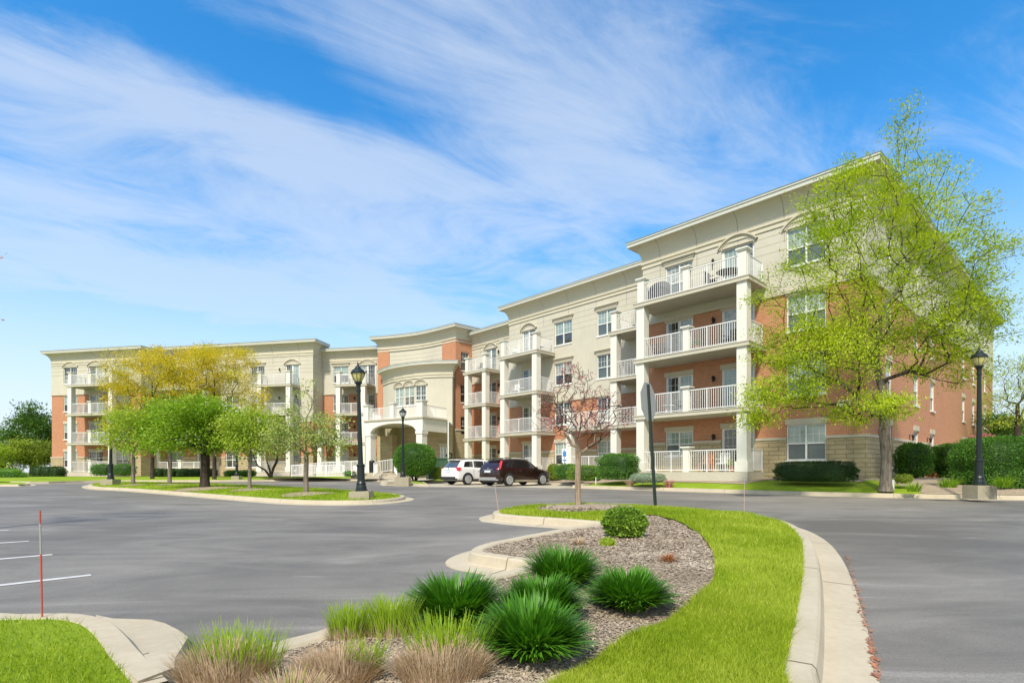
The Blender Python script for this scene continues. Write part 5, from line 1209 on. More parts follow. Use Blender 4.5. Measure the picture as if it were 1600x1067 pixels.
# multi-stem crab apple at the wall
cx_, cy_ = at_px(423, 50)
root = thing('crab_apple_tree', 'low multi-stemmed crab apple with crooked dark trunks before the left wing wall', 'tree', (cx_, cy_, site_z(cx_, cy_)))
kk = 50 / F
make_tree('crab', None, None, None, 301, [(0, 0, 62 * kk, 42 * kk, 2.0, 24 * kk, 1), (-28 * kk, 0, 55 * kk, 22 * kk, 1.5, 20 * kk, .4)], 260, tp((0, 0, 0), (.1, 0, .4), (.25, 0, .9), (.55, 0, 1.5), (.6, 0, 2.2)), .12, 'leaf_pale', 7000, .11, .5, .2, 'bark_dark', None, .3, trunk_n=4, wiggle=.7, root=root)
sm = MB(); sm.tube([(0, 0, 0), (-.5, 0, .7), (-1.2, 0, 1.1), (-1.6, .1, 1.9), (-1.9, .1, 2.6)], [.11, .09, .07, .05, .03], 7); sm.tube([(0, 0, 0), (-.15, .1, .8), (-.4, .1, 1.5), (-.5, .2, 2.4)], [.1, .08, .06, .03], 7); sm.build('stem', M['bark_dark'], root, local=True)
# golden honeylocusts behind the median
SZ = site_z
med_tree(238, 745, [(235, 590, 60, 42, 1, 0), (198, 622, 36, 30, .4, 0), (270, 565, 40, 28, .4, 0), (182, 650, 20, 26, .2, 0), (225, 560, 30, 20, .2, 0)], 380, .14, 'leaf_gold', 30000, .16, 401, 'left of two large golden leaved honeylocusts before the left wing', name='golden_honeylocust', Y=46, zf=SZ, trunkh=80, bark_m='bark_dark', asp=.3, spread=.24, group='golden honeylocusts before the left wing')
med_tree(335, 745, [(330, 580, 72, 45, 1.1, 0), (392, 612, 32, 36, .35, 0), (345, 555, 50, 22, .4, 0), (300, 600, 50, 30, .4, 0), (400, 640, 18, 18, .1, 0)], 460, .15, 'leaf_gold', 36000, .16, 402, 'right of two large golden leaved honeylocusts before the left wing', name='golden_honeylocust', Y=46, zf=SZ, trunkh=85, bark_m='bark_dark', asp=.3, spread=.24, group='golden honeylocusts before the left wing')
# far left
med_tree(50, 745, [(48, 685, 34, 42, 1, 0), (50, 655, 20, 22, .4, 0), (25, 690, 20, 30, .3, 0), (70, 690, 20, 40, .4, 0)], 300, .25, 'leaf_dark', 16000, .28, 501, 'tall dark green tree beyond the left end of the building', Y=68, zf=SZ, trunkh=30, bark_m='bark_dark', spread=.35, name='dark_tree')
med_tree(55, 745, [(52, 712, 26, 20, 1, 0), (70, 705, 16, 22, .4, 0)], 200, .12, 'leaf_olive', 9000, .2, 502, 'smaller olive green tree in front of the dark tree at far left', Y=62, zf=SZ, trunkh=12, bark_m='bark_dark', spread=.3, name='olive_tree')
med_tree(8, 745, [(6, 715, 26, 22, 1, 0)], 160, .12, 'leaf_lime', 8000, .2, 503, 'light green bushy tree cut by the left edge of the picture', Y=60, zf=SZ, trunkh=12, bark_m='bark_dark', spread=.3, name='light_tree')
# far right
med_tree(1590, 745, [(1590, 600, 42, 50, 1, 0), (1570, 640, 25, 30, .4, 0), (1630, 620, 40, 50, .6, 0)], 320, .16, 'leaf_lime', 11000, .12, 504, 'green tree cut by the right edge, beyond the tall hedge', Y=36, zf=SZ, trunkh=60, bark_m='bark_dark', spread=.3, name='honeylocust_tree', asp=.35)
med_tree(1575, 745, [(1572, 672, 30, 20, 1, 0)], 150, .1, 'leaf_dark', 6000, .14, 505, 'dark green shrubby tree behind the tall hedge at right', Y=40, zf=SZ, trunkh=20, bark_m='bark_dark', spread=.3, name='dark_tree')
# the tree whose twig tip reaches in at the left edge
lx, ly = at_px(-150, 9.0)
make_tree('maple_tree', 'slim sparse tree whose rusty leaf tips reach in at the left edge', 'tree', (lx, ly, zrf(ly)), 601, [(.0, 0, 4.2, 1.35, 1.2, 1.1, 1)], 70,
    tp((0, 0, 0), (0, 0, 1), (0, 0, 2), (0, 0, 2.8), (0, 0, 3.6)), .07, 'leaf_red', 1500, .07, .6, .12, 'bark_grey', None, .3, trunk_n=2)

# ---------------------------------------------------------------- lamps, signs, markers
M['lamp_glass'] = mat('amber_ribbed_glass', (.62, .56, .20), .15, .3, 12, coat=.3)
M['lamp_glass_w'] = mat('clear_ribbed_glass', (.62, .64, .62), .12, .3, 12, coat=.4)
def lamp(label, loc, H=4.2, base=True, glass='lamp_glass', lean=(0, 0), base_h=.26, base_w=.66, round_=False):
    t = thing('street_lamp', label, 'street lamp', loc, group='acorn street lamps')
    t.rotation_euler = (lean[0], lean[1], 0)
    b = MB()
    if round_: b.lathe([(base_w * .5, -.3), (base_w * .5, base_h - .02), (base_w * .48, base_h)], 20)
    else:
        I = lambda u, w, z: (u, w, z); b.box(I, -base_w / 2, base_w / 2, -base_w / 2, base_w / 2, -.3, base_h - .02); b.box(I, -base_w / 2 + .02, base_w / 2 - .02, -base_w / 2 + .02, base_w / 2 - .02, base_h - .02, base_h)
    b.build('concrete_base', M['base'], t, local=True)
    p = MB(); z = base_h; hh = H - z
    p.lathe([(.19, z), (.19, z + .04), (.165, z + .06), (.16, z + .12), (.14, z + .20), (.15, z + .24), (.12, z + .30), (.115, z + .34), (.115, z + .75), (.13, z + .78), (.13, z + .82), (.10, z + .85)], 24)
    p.build('post_base', M['black_metal'], t, local=True)
    s = MB(); s.lathe([(.082, z + .85), (.055, H - .86)], 24, flute=1, fl=.10); s.build('pole', M['black_metal'], t, local=True)
    c = MB(); c.lathe([(.075, H - .88), (.075, H - .83), (.06, H - .81), (.065, H - .72), (.085, H - .64), (.12, H - .62), (.12, H - .58), (.10, H - .57)], 20); c.build('fitter', M['black_metal'], t, local=True)
    g = MB(); g.lathe([(.10, H - .57), (.155, H - .48), (.195, H - .38), (.205, H - .32)], 24, flute=1, fl=.05); gl = g.build('globe', M[glass], t, local=True)
    r = MB()
    for k in range(8):
        a = 2 * math.pi * k / 8; r.tube([(.11 * math.cos(a), .11 * math.sin(a), H - .57), (.165 * math.cos(a), .165 * math.sin(a), H - .48), (.205 * math.cos(a), .205 * math.sin(a), H - .37), (.215 * math.cos(a), .215 * math.sin(a), H - .31)], [.006] * 4, 4)
    r.build('cage', M['black_metal'], gl, local=True)
    f = MB(); f.lathe([(.225, H - .33), (.228, H - .29), (.215, H - .27), (.18, H - .22), (.10, H - .16), (.095, H - .14), (.07, H - .10), (.03, H - .07), (.018, H - .05), (.032, H - .03), (.02, H), (.008, H + .05), (.003, H + .07)], 24)
    f.build('cap', M['black_metal'], t, local=True)
    return t
Y0 = 17.0
x, y = at_px(565, Y0); lamp('tall black acorn lamp with amber glass on the near end of the grass median', (x, y, CAMZ - 42.5 * Y0 / F), 212 * Y0 / F, lean=(0, R(-1.6)), base_h=.25, base_w=.62)
Y0 = 17.6; x, y = at_px(1530, Y0); zl_ = SZ(x, y) - .02; zt_ = CAMZ - 21 * Y0 / F
lamp('black acorn lamp with amber glass in the mulch beside the tall hedge', (x, y, zl_), CAMZ + 197 * Y0 / F - zl_ - .07, base_h=zt_ - zl_, base_w=.61)
Y0 = 30; x, y = at_px(173, Y0); lamp('black acorn lamp with clear glass at the far left tip of the grass median', (x, y, CAMZ - 20 * Y0 / F), 111 * Y0 / F, glass='lamp_glass_w', base_h=.3)
Y0 = 33; x, y = at_px(629.5, Y0); lamp('black acorn lamp in front of the entrance, beside the big round shrub', (x, y, CAMZ - 17 * Y0 / F), 118 * Y0 / F, glass='lamp_glass_w', round_=False, base_w=.85, base_h=.34)
Y0 = 47; x, y = at_px(370, Y0); lamp('black lamp post behind the median, its head hidden among the leaves', (x, y, SZ(x, y)), 4.3)
# stop sign seen from behind
Y0 = 12.9; x, y = at_px(1024, Y0); zb = CAMZ - 57 * Y0 / F
t = thing('stop_sign', 'back of a grey octagonal stop sign on a leaning green channel post', 'road sign', (x, y, zb)); t.rotation_euler = (0, R(-3.5), 0)
M['sign_back'] = mat('bare_sign_aluminium', (.36, .35, .33), .6, .15, 3); M['post_green'] = mat('green_sign_post', (.03, .09, .05), .5, .3, 6); M['post_dark'] = mat('dark_sign_post', (.014, .03, .02), .5, .4, 3, var2=(.02, .01, .008))
H = 198 * Y0 / F
m = MB(); I = lambda u, w, z: (u, w, z); m.box(I, -.036, .036, -.006, .006, -.3, H * .98); m.box(I, -.036, -.024, -.03, -.006, -.3, H * .98); m.box(I, .024, .036, -.03, -.006, -.3, H * .98)
m.build('post', M['post_dark'], t, local=True)
m = MB(); a0 = R(54); rr = .49; z = H - .47
ring8 = [(rr * math.cos(R(22.5 + 45 * k)), rr * math.sin(R(22.5 + 45 * k))) for k in range(8)]
ux, uy = math.cos(a0), math.sin(a0)
fa = [(ux * p[0] - uy * .02 * 0, uy * p[0] + .025, z + p[1]) for p in ring8]; fb = [(q[0] - uy * .006, q[1] + ux * .006, q[2]) for q in fa]
m.face(fa); 
for k in range(8): m.face([fa[k], fa[(k + 1) % 8], fb[(k + 1) % 8], fb[k]])
pl = m.build('sign_plate', M['sign_back'], t, local=True)
m = MB(); m.face([(q[0] - uy * .0005, q[1] + ux * .0005, q[2]) for q in fb]); M['sign_red'] = mat('red_sign_face', (.45, .02, .02), .4); m.build('red_face', M['sign_red'], pl, local=True)
# accessible parking sign
Y0 = 35.5; x, y = at_px(882, Y0); zb = CAMZ - 12 * Y0 / F; t = thing('parking_sign', 'small pale blue and white accessible parking sign on a thin post', 'sign', (x, y, zb)); m = MB(); m.beam((0, 0, 0), (0, 0, 47 * Y0 / F), .06, .03); m.build('post', M['post_green'], t, local=True)
M['sign_white'] = mat('white_sign', (.72, .78, .82), .4); M['sign_blue'] = mat('blue_sign', (.06, .22, .55), .4)
m = MB(); m.box(I, -.17, .17, -.03, -.015, 26 * Y0 / F, 48 * Y0 / F); pl = m.build('sign_plate', M['sign_white'], t, local=True)
m = MB(); m.box(I, -.11, .11, -.036, -.0305, 36 * Y0 / F, 44 * Y0 / F); m.box(I, -.13, .13, -.036, -.0305, 29 * Y0 / F, 31 * Y0 / F); m.build('blue_panel', M['sign_blue'], pl, local=True)
# driveway marker rods
M['rod_red'] = mat('orange_red_fibreglass', (.50, .08, .05), .5); M['rod_pale'] = mat('pale_reflective_band', (.36, .33, .33), .4); M['rod_pink'] = mat('faded_pink_rod', (.50, .32, .28), .5)
def rod(px, py, hgt, label, segs, lean=0, h=.15, r=.006):
    x, y = G(px, py, h); k = y / F; t = thing('driveway_marker', label, 'driveway marker', (x, y, zrf(y) + h - .02), group='thin driveway marker rods'); t.rotation_euler = (0, lean, 0)
    for i, (a, b, m_) in enumerate(segs):
        q = MB(); q.tube([(0, 0, a * hgt * k), (0, 0, b * hgt * k)], [r, r], 8); q.build('rod' if i == 0 else 'band', M[m_], t, local=True)
rod(66, 963, 170, 'orange red marker rod with a pale band at the left lawn kerb', ((0, .60, 'rod_red'), (.60, .88, 'rod_pale'), (.88, 1, 'rod_red')), R(-1.2))
rod(779, 798, 42, 'faded pink marker rod leaning at the tip of the island kerb', ((0, .8, 'rod_pink'), (.8, 1, 'rod_pale')), R(-8), r=.008)
rod(1163, 804, 62, 'thin pale marker rod on the far side of the island kerb', ((0, .75, 'rod_pink'), (.75, 1, 'rod_pale')), 0, r=.006)
# white railings of the ramp and entrance, each a thing
def fence_thing(label, path, z, z1=None, h=1.0, name='ramp_railing'):
    t = thing(name, label, 'railing', (path[0][0], path[0][1], z)); m = MB(); rail([p for p in path], z, h=h, mb=m, z1=z1, sp=.13, bal=.028); m.build('rail_and_balusters', M['rail'], t)
    return t
P_ = lambda px, Y: at_px(px, Y)
fence_thing('white ramp railing rising to the right in front of the left wing', [P_(455, 47.5), P_(538, 46.5)], 1.17, 1.17)
fence_thing('inner white ramp railing sloping up towards the entrance', [P_(455, 49.5), P_(500, 49.5), P_(563, 49)], 1.2, 1.62)
fence_thing('white stair railing at the left of the entrance steps', [P_(584, 44.0), P_(590, 45.5), P_(613, 45.5)], 1.28, 1.65, name='stair_railing')
fence_thing('short white stair railing at the right of the entrance steps', [P_(620, 43.5), P_(616, 45.5)], 1.28, 1.6, name='stair_railing')
st = thing('entrance_steps', 'broad tan concrete steps leading up to the entrance', 'steps', (-11, 46, 1.15))
fe, Le = seg_frame((-13.6, 48.2), (-7.2, 44.5))
for k in range(3):
    m = MB(); m.box(fe, 0, Le, -4.5, .9 - .3 * k, 1.0, 1.27 + .13 * k - .04 * 0); m.build('step', M['concrete'], st)
# bench, bin, utility box, wreath
t = thing('garden_bench', 'small white bench beside the entrance column', 'bench', (*P_(559, 46.5), 1.3), R(-20))
m = MB(); m.box(I, -.55, .55, -.2, .2, .38, .43); m.build('seat', M['rail'], t, local=True)
m = MB(); m.box(I, -.55, .55, .18, .22, .5, .85); m.build('backrest', M['rail'], t, local=True)
for sx in (-.5, .5):
    m = MB(); m.box(I, sx - .03, sx + .03, -.2, .22, 0, .38); m.build('leg', M['rail'], t, local=True)
t = thing('litter_bin', 'slim dark bin behind the left entrance column', 'bin', (*P_(581, 47.5), 1.5)); m = MB(); m.lathe([(.2, 0), (.24, .1), (.25, .9), (.2, 1.0)], 12); m.build('body', M['iron'], t, local=True); m = MB(); m.lathe([(.27, .95), (.22, 1.08), (.05, 1.12)], 12); m.build('lid', M['iron'], t, local=True)
M['box_green'] = mat('utility_green', (.05, .12, .06), .5, .2, 2)
t = thing('utility_box', 'dark green metal transformer cabinet between the round shrub and the white car', 'utility box', (*P_(683, 41), 1.05), R(20)); m = MB(); m.box(I, -.75, .75, -.5, .5, 0, 1.5); m.build('cabinet', M['box_green'], t, local=True)
m = MB(); m.box(I, -.8, .8, -.55, .55, 1.5, 1.58); m.build('lid', M['box_green'], t, local=True)
m = MB(); m.box(I, -.70, -.02, -.53, -.501, .1, 1.42); m.box(I, .02, .70, -.53, -.501, .1, 1.42); m.build('door', M['box_green'], t, local=True)
fb7, Lb7 = seg_frame(bay[6], bay[7]); c = fb7(.98, .06, 3.1); t = thing('wreath', 'round twig wreath hanging on the tan entrance wall', 'wreath', c)
rg = np.random.default_rng(3); m = MB()
for k in range(60): a = 2 * math.pi * k / 60 + rg.normal(0, .05); r1 = .25 + rg.normal(0, .03); m.tube([(r1 * math.cos(a), rg.normal(0, .02), r1 * math.sin(a)), (r1 * math.cos(a + .5), rg.normal(0, .03), r1 * math.sin(a + .5))], [.02, .012], 4)
m.build('twigs', M['bark_dark'], t, local=True)
# orange wooden fence by the side wall
M['wood_orange'] = mat('orange_stained_wood', (.50, .17, .05), .7, .4, 3)
c = at_px(1494, 27.5); t = thing('wooden_fence', 'low orange stained wooden fence behind the dark shrub', 'fence', (c[0], c[1], 1.2))
m = MB(); 
for k in range(10): m.box(I, -1.5 + k * .3, -1.23 + k * .3, -.02, .02, .05, 1.05)
m.build('boards', M['wood_orange'], t, local=True); m = MB(); m.beam((-1.5, .04, .2), (1.5, .04, .2), .05, .09); m.beam((-1.5, .04, .9), (1.5, .04, .9), .05, .09); m.build('rails', M['wood_orange'], t, local=True)
c = at_px(1463, 27.0); t = thing('wooden_gate', 'tall orange plank leaning gate panel beside the side windows', 'gate', (c[0], c[1], 1.2)); m = MB(); m.face([(-.1, 0, 0), (.45, 0, 0), (.25, .0, .9), (-.3, 0, 1.15)]); m.face([(-.1, .04, 0), (.45, .04, 0), (.25, .04, .9), (-.3, .04, 1.15)]); m.face([(-.1, 0, 0), (-.3, 0, 1.15), (-.3, .04, 1.15), (-.1, .04, 0)]); m.face([(-.3, 0, 1.15), (.25, 0, .9), (.25, .04, .9), (-.3, .04, 1.15)]); m.build('plank', M['wood_orange'], t, local=True)
for (px, py, Y, lab) in ((1395, 752, 20.5, 'short white pipe stub right of the honeylocust trunk'), (1004, 745, 27.5, 'thin white utility stake at the left end of the porch planting'), (931, 747, 29.5, 'short pale stake between the low hedges')):
    c = at_px(px, Y); t = thing('utility_stub', lab, 'pipe', (c[0], c[1], SZ(*c) - .05)); m = MB(); m.tube([(0, 0, 0), (0, 0, .42)], [.05 if px == 1395 else .025] * 2, 10); m.build('pipe', M['rail'], t, local=True)
# distant house on the right
hx, hy = at_px(1596, 75); t = thing('distant_house', 'small brown roofed house far off at the right edge', 'house', (hx, hy, 1.0)); M['tan_wall'] = mat('tan_siding', (.42, .33, .25), .9); M['shingle'] = mat('brown_shingles', (.13, .10, .08), .95, .3, 3)
m = MB(); m.box(I, -6, 8, -4, 4, 0, 4.5); m.build('wall', M['tan_wall'], t, local=True); m = MB(); m.mesh([(-7, -5, 4.5), (9, -5, 4.5), (9, 5, 4.5), (-7, 5, 4.5), (-4, 0, 8), (6, 0, 8)], [(0, 1, 5, 4), (2, 3, 4, 5), (1, 2, 5), (3, 0, 4)]); m.build('roof', M['shingle'], t, local=True)
m = MB(); m.box(I, -3, -1.8, -4.03, -3.98, 1.8, 3.2); m.build('window', M['glass_dark'], t, local=True)

# ---------------------------------------------------------------- balcony furniture
def chair(label, loc, rz, m_, s=1.0):
    t = thing('patio_chair', label, 'chair', loc, rz, scale=s)
    q = MB(); q.box(I, -.26, .26, -.25, .25, .40, .44); q.build('seat', M[m_], t, local=True)
    q = MB()
    for k in range(6): q.box(I, -.24 + k * .088, -.20 + k * .088, .24, .27, .44, .92)
    q.box(I, -.27, .27, .235, .275, .90, .97); q.build('backrest', M[m_], t, local=True)
    for sx in (-.25, .25):
        for sy in (-.24, .24): q = MB(); q.box(I, sx - .02, sx + .02, sy - .02, sy + .02, 0, .41 if sy < 0 else .95); q.build('leg', M[m_], t, local=True)
        q = MB(); q.box(I, sx - .03, sx + .03, -.26, .26, .62, .65); q.build('armrest', M[m_], t, local=True)
    return t
def table(label, loc, m_, r=.5, h=.72):
    t = thing('patio_table', label, 'table', loc); q = MB(); q.lathe([(r * .98, h - .03), (r, h - .02), (r, h), (r * .97, h + .01)], 24); q.build('table_top', M[m_], t, local=True)
    for k in range(4): a = math.pi / 4 + k * math.pi / 2; q = MB(); q.tube([(r * .3 * math.cos(a), r * .3 * math.sin(a), h - .03), (r * .75 * math.cos(a), r * .75 * math.sin(a), 0)], [.02, .02], 6); q.build('leg', M[m_], t, local=True)
    return t
M['cover'] = mat('charcoal_grill_cover', (.03, .033, .04), .7, .3, 4)
t = thing('covered_grill', 'dark rounded grill cover on the top near balcony, left bay', 'grill cover', FR(9.35, 1.2, FLOOR[3] + .0), AR); q = MB(); q.lathe([(.62, .0), (.64, .3), (.62, .7), (.5, .95), (.3, 1.08), (.05, 1.12)], 16); q.v = [(x * 1.15, y * .6, z) for x, y, z in q.v]; q.build('cover', M['cover'], t, local=True, smooth=True)
table('round black lattice table on the top near balcony', FR(5.6, 1.1, FLOOR[3]), 'iron', .55)
chair('black patio chair left of the round table on the top near balcony', FR(6.45, 1.1, FLOOR[3]), AR - R(90), 'iron'); chair('black patio chair right of the round table on the top near balcony', FR(4.85, 1.2, FLOOR[3]), AR + R(90), 'iron')
table('small white table on the second floor near balcony, left bay', FR(8.9, 1.1, FLOOR[1]), 'rail', .35, .5); chair('dark chair beside the small white table on the second floor near balcony', FR(8.1, 1.0, FLOOR[1]), AR - R(60), 'iron')
chair('tan patio chair left of the ground floor near porch door', FR(6.9, .8, FLOOR[0]), AR + R(180), 'wood_orange'); chair('pale patio chair by the ground floor near porch door', FR(6.0, .8, FLOOR[0]), AR + R(180), 'rail')
chair('white reclining chair on the top balcony above the maroon car', FR(25.0, 1.0 - 3.96, FLOOR[3]), AR + R(150), 'rail'); chair('white chair at the right end of the top balcony above the maroon car', FR(22.3, 1.0 - 3.96, FLOOR[3]), AR + R(-90), 'rail')
chair('white chair at the left of the third floor balcony above the maroon car', FR(25.1, 1.0 - 3.96, FLOOR[2]), AR + R(180), 'rail'); table('small white table on the third floor balcony above the maroon car', FR(24.2, 1.1 - 3.96, FLOOR[2]), 'rail', .3, .5)
chair('dark chair on the second floor balcony beside the brick tower', FR(31.6, .9 - 6.05, FLOOR[1]), AR + R(180), 'iron'); table('small dark table on the second floor balcony beside the brick tower', FR(30.9, .9 - 6.05, FLOOR[1]), 'iron', .3, .6)
chair('grey chair on the top left end balcony', FL1(3.4, 1.0, FLOOR[3]), AL + R(180), 'iron'); chair('dark folded chair on the third floor left end balcony', FL1(6.1, 1.0, FLOOR[2]), AL + R(180), 'iron')

# potted plants on the balconies
def pot(label, loc, leafm, seed, col='wood_orange', h=.3):
    t = thing('potted_plant', label, 'potted plant', loc); q = MB(); q.lathe([(.10, 0), (.14, .22), (.155, .22), (.155, .26), (.13, .26)], 12); q.build('pot', M[col], t, local=True)
    rg = np.random.default_rng(seed); P = rg.normal(0, .11, (160, 3)) * np.array([1, 1, 1.1]) + np.array([0, 0, .26 + h * .6]); np_mesh('foliage', leaves_at(P, P - np.array([0, 0, .3]), .09, .5, rg).reshape(-1, 3), 4, M[leafm], t); return t
for lab, fr_, u, w, fl_n, lm, c_ in (('potted plant on the third floor near balcony by the middle pillar', FR, 7.0, 1.5, 2, 'hedge', 'wood_orange'), ('potted plant at the left end of the second floor near balcony', FR, 9.9, 1.2, 1, 'leaf_green', 'iron'),
        ('potted plant on the ground porch beside the near corner column', FR, 5.2, 1.5, 0, 'leaf_lime', 'wood_orange'), ('potted plant on the second floor balcony above the maroon car', FR, 22.6, 1.4 - 3.96, 1, 'hedge', 'iron'),
        ('potted plant on the third floor balcony beside the brick tower', FR, 32.3, 1.3 - 6.05, 2, 'leaf_green', 'wood_orange'), ('hanging fern pot on the second floor balcony beside the brick tower', FR, 30.6, 1.6 - 6.05, 1, 'hedge', 'iron'),
        ('potted plant on the second floor left end balcony', FL1, 5.6, 1.5, 1, 'hedge', 'wood_orange'), ('small potted plant on the top balcony next to the tall lamp', FL3, 2.6, 1.4, 3, 'hedge', 'iron')):
    pot(lab, fr_(u, w, FLOOR[fl_n]), lm, int(u * 10), c_)
chair('dark chair at the left of the third floor near balcony', FR(9.5, 1.0, FLOOR[2]), AR + R(200), 'iron'); chair('dark chair behind the rails of the third floor near balcony, right bay', FR(5.5, 1.0, FLOOR[2]), AR + R(160), 'iron')
chair('dark chair on the fourth floor balcony beside the brick tower', FR(32.0, 1.0 - 6.05, FLOOR[3]), AR + R(180), 'iron'); chair('pale chair on the small top balcony behind the near columns', FR(13.6, 1.0 - 3.96, FLOOR[3]), AR + R(180), 'rail')
chair('dark chair on the top balcony next to the tall lamp', FL3(1.6, 1.0, FLOOR[3]), AL + R(180), 'iron')

# ---------------------------------------------------------------- cars
def paint(name, c, metal=.3): return mat(name, c, .28, 0, metal=metal, coat=1.0)
M['car_white'] = paint('white_car_paint', (.80, .79, .76), .0); M['car_maroon'] = paint('maroon_car_paint', (.026, .006, .007), .3)
M['car_glass'] = mat('car_window_glass', (.012, .013, .014), .03, spec=.9, coat=.6); M['car_glass_rear'] = mat('rear_glass_painted_sky', (.10, .11, .12), .03, spec=1.0, metal=.45, coat=.6)  # rear glass is a paler copy with sky reflection put into its colour
M['rubber'] = mat('tyre_rubber', (.018, .018, .018), .85); M['alloy'] = mat('alloy_wheel', (.66, .66, .65), .4, metal=.35); M['black_plastic'] = mat('black_plastic', (.02, .02, .021), .55)
M['tail'] = mat('tail_light_red', (.55, .015, .02), .12, coat=.8); M['chrome'] = mat('chrome_trim', (.75, .75, .74), .12, metal=1); M['plate'] = mat('number_plate', (.62, .66, .70), .5); M['silver_plastic'] = mat('silver_skid_plate', (.45, .44, .43), .35, metal=.5)
def make_car(label, loc, heading, paintm, slant, rearlamp):
    t = thing('parked_car', label, 'car', loc, heading)
    #        x     zb    w    zbelt ztop  wt
    ST = [(-2.32, .46, .62, .84, .88, .58), (-2.29, .36, .80, .93, .98, .74), (-2.22, .30, .88, 1.02, 1.10, .78), (-2.08, .27, .915, 1.06, 1.10 + .22 * slant, .77), (-1.86, .26, .92, 1.08, 1.46, .70), (-1.66, .26, .92, 1.085, 1.585, .665), (-1.2, .26, .92, 1.08, 1.645, .655),
          (-.5, .26, .92, 1.06, 1.665, .655), (.1, .26, .92, 1.04, 1.645, .655), (.42, .26, .92, 1.03, 1.585, .66), (.80, .26, .92, 1.01, 1.36, .69), (1.16, .26, .92, 1.0, 1.10, .74), (1.5, .26, .915, .95, 1.03, .74), (1.95, .28, .89, .86, .97, .70), (2.2, .32, .82, .74, .86, .62), (2.30, .42, .66, .62, .70, .5)]
    def ring(s):
        x, zb, w, zbl, zt, wt = s; m1 = zb + (zbl - zb) * .22; m2 = zb + (zbl - zb) * .60
        half = [(0, zb), (w * .80, zb), (w * .97, zb + .05), (w * 1.0, m1), (w * 1.01, m2), (w * .985, zbl - .04), (w * .955, zbl), (wt + (w * .955 - wt) * .45, zbl + (zt - zbl) * .5), (wt, zt - .05), (wt * .88, zt - .005), (0, zt + .015)]
        return [(x, y, z) for y, z in half] + [(x, -y, z) for y, z in half[-2:0:-1]]
    R_ = [ring(s) for s in ST]; n = len(R_[0]); mb = MB(); v = [p for r in R_ for p in r]; fs = [(i * n + k, i * n + (k + 1) % n, (i + 1) * n + (k + 1) % n, (i + 1) * n + k) for i in range(len(R_) - 1) for k in range(n)]
    fs += [tuple(range(n)), tuple((len(R_) - 1) * n + k for k in range(n))]; mb.mesh(v, fs)
    bo = mb.build('body', M[paintm], t, local=True, smooth=True); sm = bo.modifiers.new('subdivision', 'SUBSURF'); sm.levels = 2; sm.render_levels = 2
    def surf(x, f):   # point on the greenhouse flank: f 0 belt .. 1 roof edge
        for i in range(len(ST) - 1):
            if ST[i][0] <= x <= ST[i + 1][0]: break
        u = (x - ST[i][0]) / (ST[i + 1][0] - ST[i][0]); s = [a + (b - a) * u for a, b in zip(ST[i], ST[i + 1])]
        y0, z0, y1, z1 = s[2] * .955, s[3], s[5], s[4] - .05; return (x, y0 + (y1 - y0) * f + .004, z0 + (z1 - z0) * f)
    def side_window(poly, name='side_window', mt='car_glass', parent=t):
        for sg in (1, -1):
            g = MB(); N_ = 6; (xa0, xa1, fa_), (xb0, xb1, fb_) = poly
            grid = [[surf(xa0 + (xa1 - xa0) * i / N_ + ((xb0 + (xb1 - xb0) * i / N_) - (xa0 + (xa1 - xa0) * i / N_)) * j / 3, fa_ + (fb_ - fa_) * j / 3) for i in range(N_ + 1)] for j in range(4)]
            for j in range(3):
                for i in range(N_): q = [grid[j][i], grid[j][i + 1], grid[j + 1][i + 1], grid[j + 1][i]]; g.face([(p[0], sg * p[1], p[2]) for p in q])
            g.build(name, M[mt], parent, local=True, smooth=True)
    side_window(((.12, .90, .08), (.06, .36, .86))); side_window(((-.86, .06, .08), (-.80, .0, .88))); side_window(((-1.62 if slant else -1.72, -.94, .12), (-1.50, -.88, .84)))
    # rear glass, on the slanted tailgate
    g = MB(); z0, z1 = 1.13, 1.56; x0, x1 = -2.20 + .08 * slant, -1.80
    ys = np.linspace(-1, 1, 9)
    for i in range(8):
        a, b = ys[i], ys[i + 1]; c = lambda y: .05 * y * y
        g.face([(x0 + c(a), a * .68, z0), (x0 + c(b), b * .68, z0), (x1 + c(b), b * .58, z1), (x1 + c(a), a * .58, z1)])
    g.build('rear_window', M['car_glass_rear'], t, local=True, smooth=True)
    g = MB(); g.box(I, -1.94, -1.62, -.60, .60, 1.60, 1.635); g.build('spoiler', M[paintm] if not slant else M['black_plastic'], t, local=True)
    # tailgate details
    g = MB(); g.box(I, -2.345, -2.28, -.74, .74, .36, .52); g.box(I, -2.31, -2.2, -.84, .84, .32, .42); g.build('rear_bumper', M['black_plastic' if not slant else 'silver_plastic'], t, local=True)
    g = MB(); g.box(I, -2.345, -2.30, -.26, .26, .80, .93); g.build('number_plate', M['plate'], t, local=True)
    g = MB(); g.box(I, -2.315, -2.27, -.42, .42, .955, .985); g.build('trim_bar', M['chrome'], t, local=True)
    g = MB(); g.lathe([(.0, -.01), (.055, -.01), (.055, .01), (.0, .012)], 12, (-2.29, 0, 1.05), axis='x'); g.build('badge', M['chrome'], t, local=True)
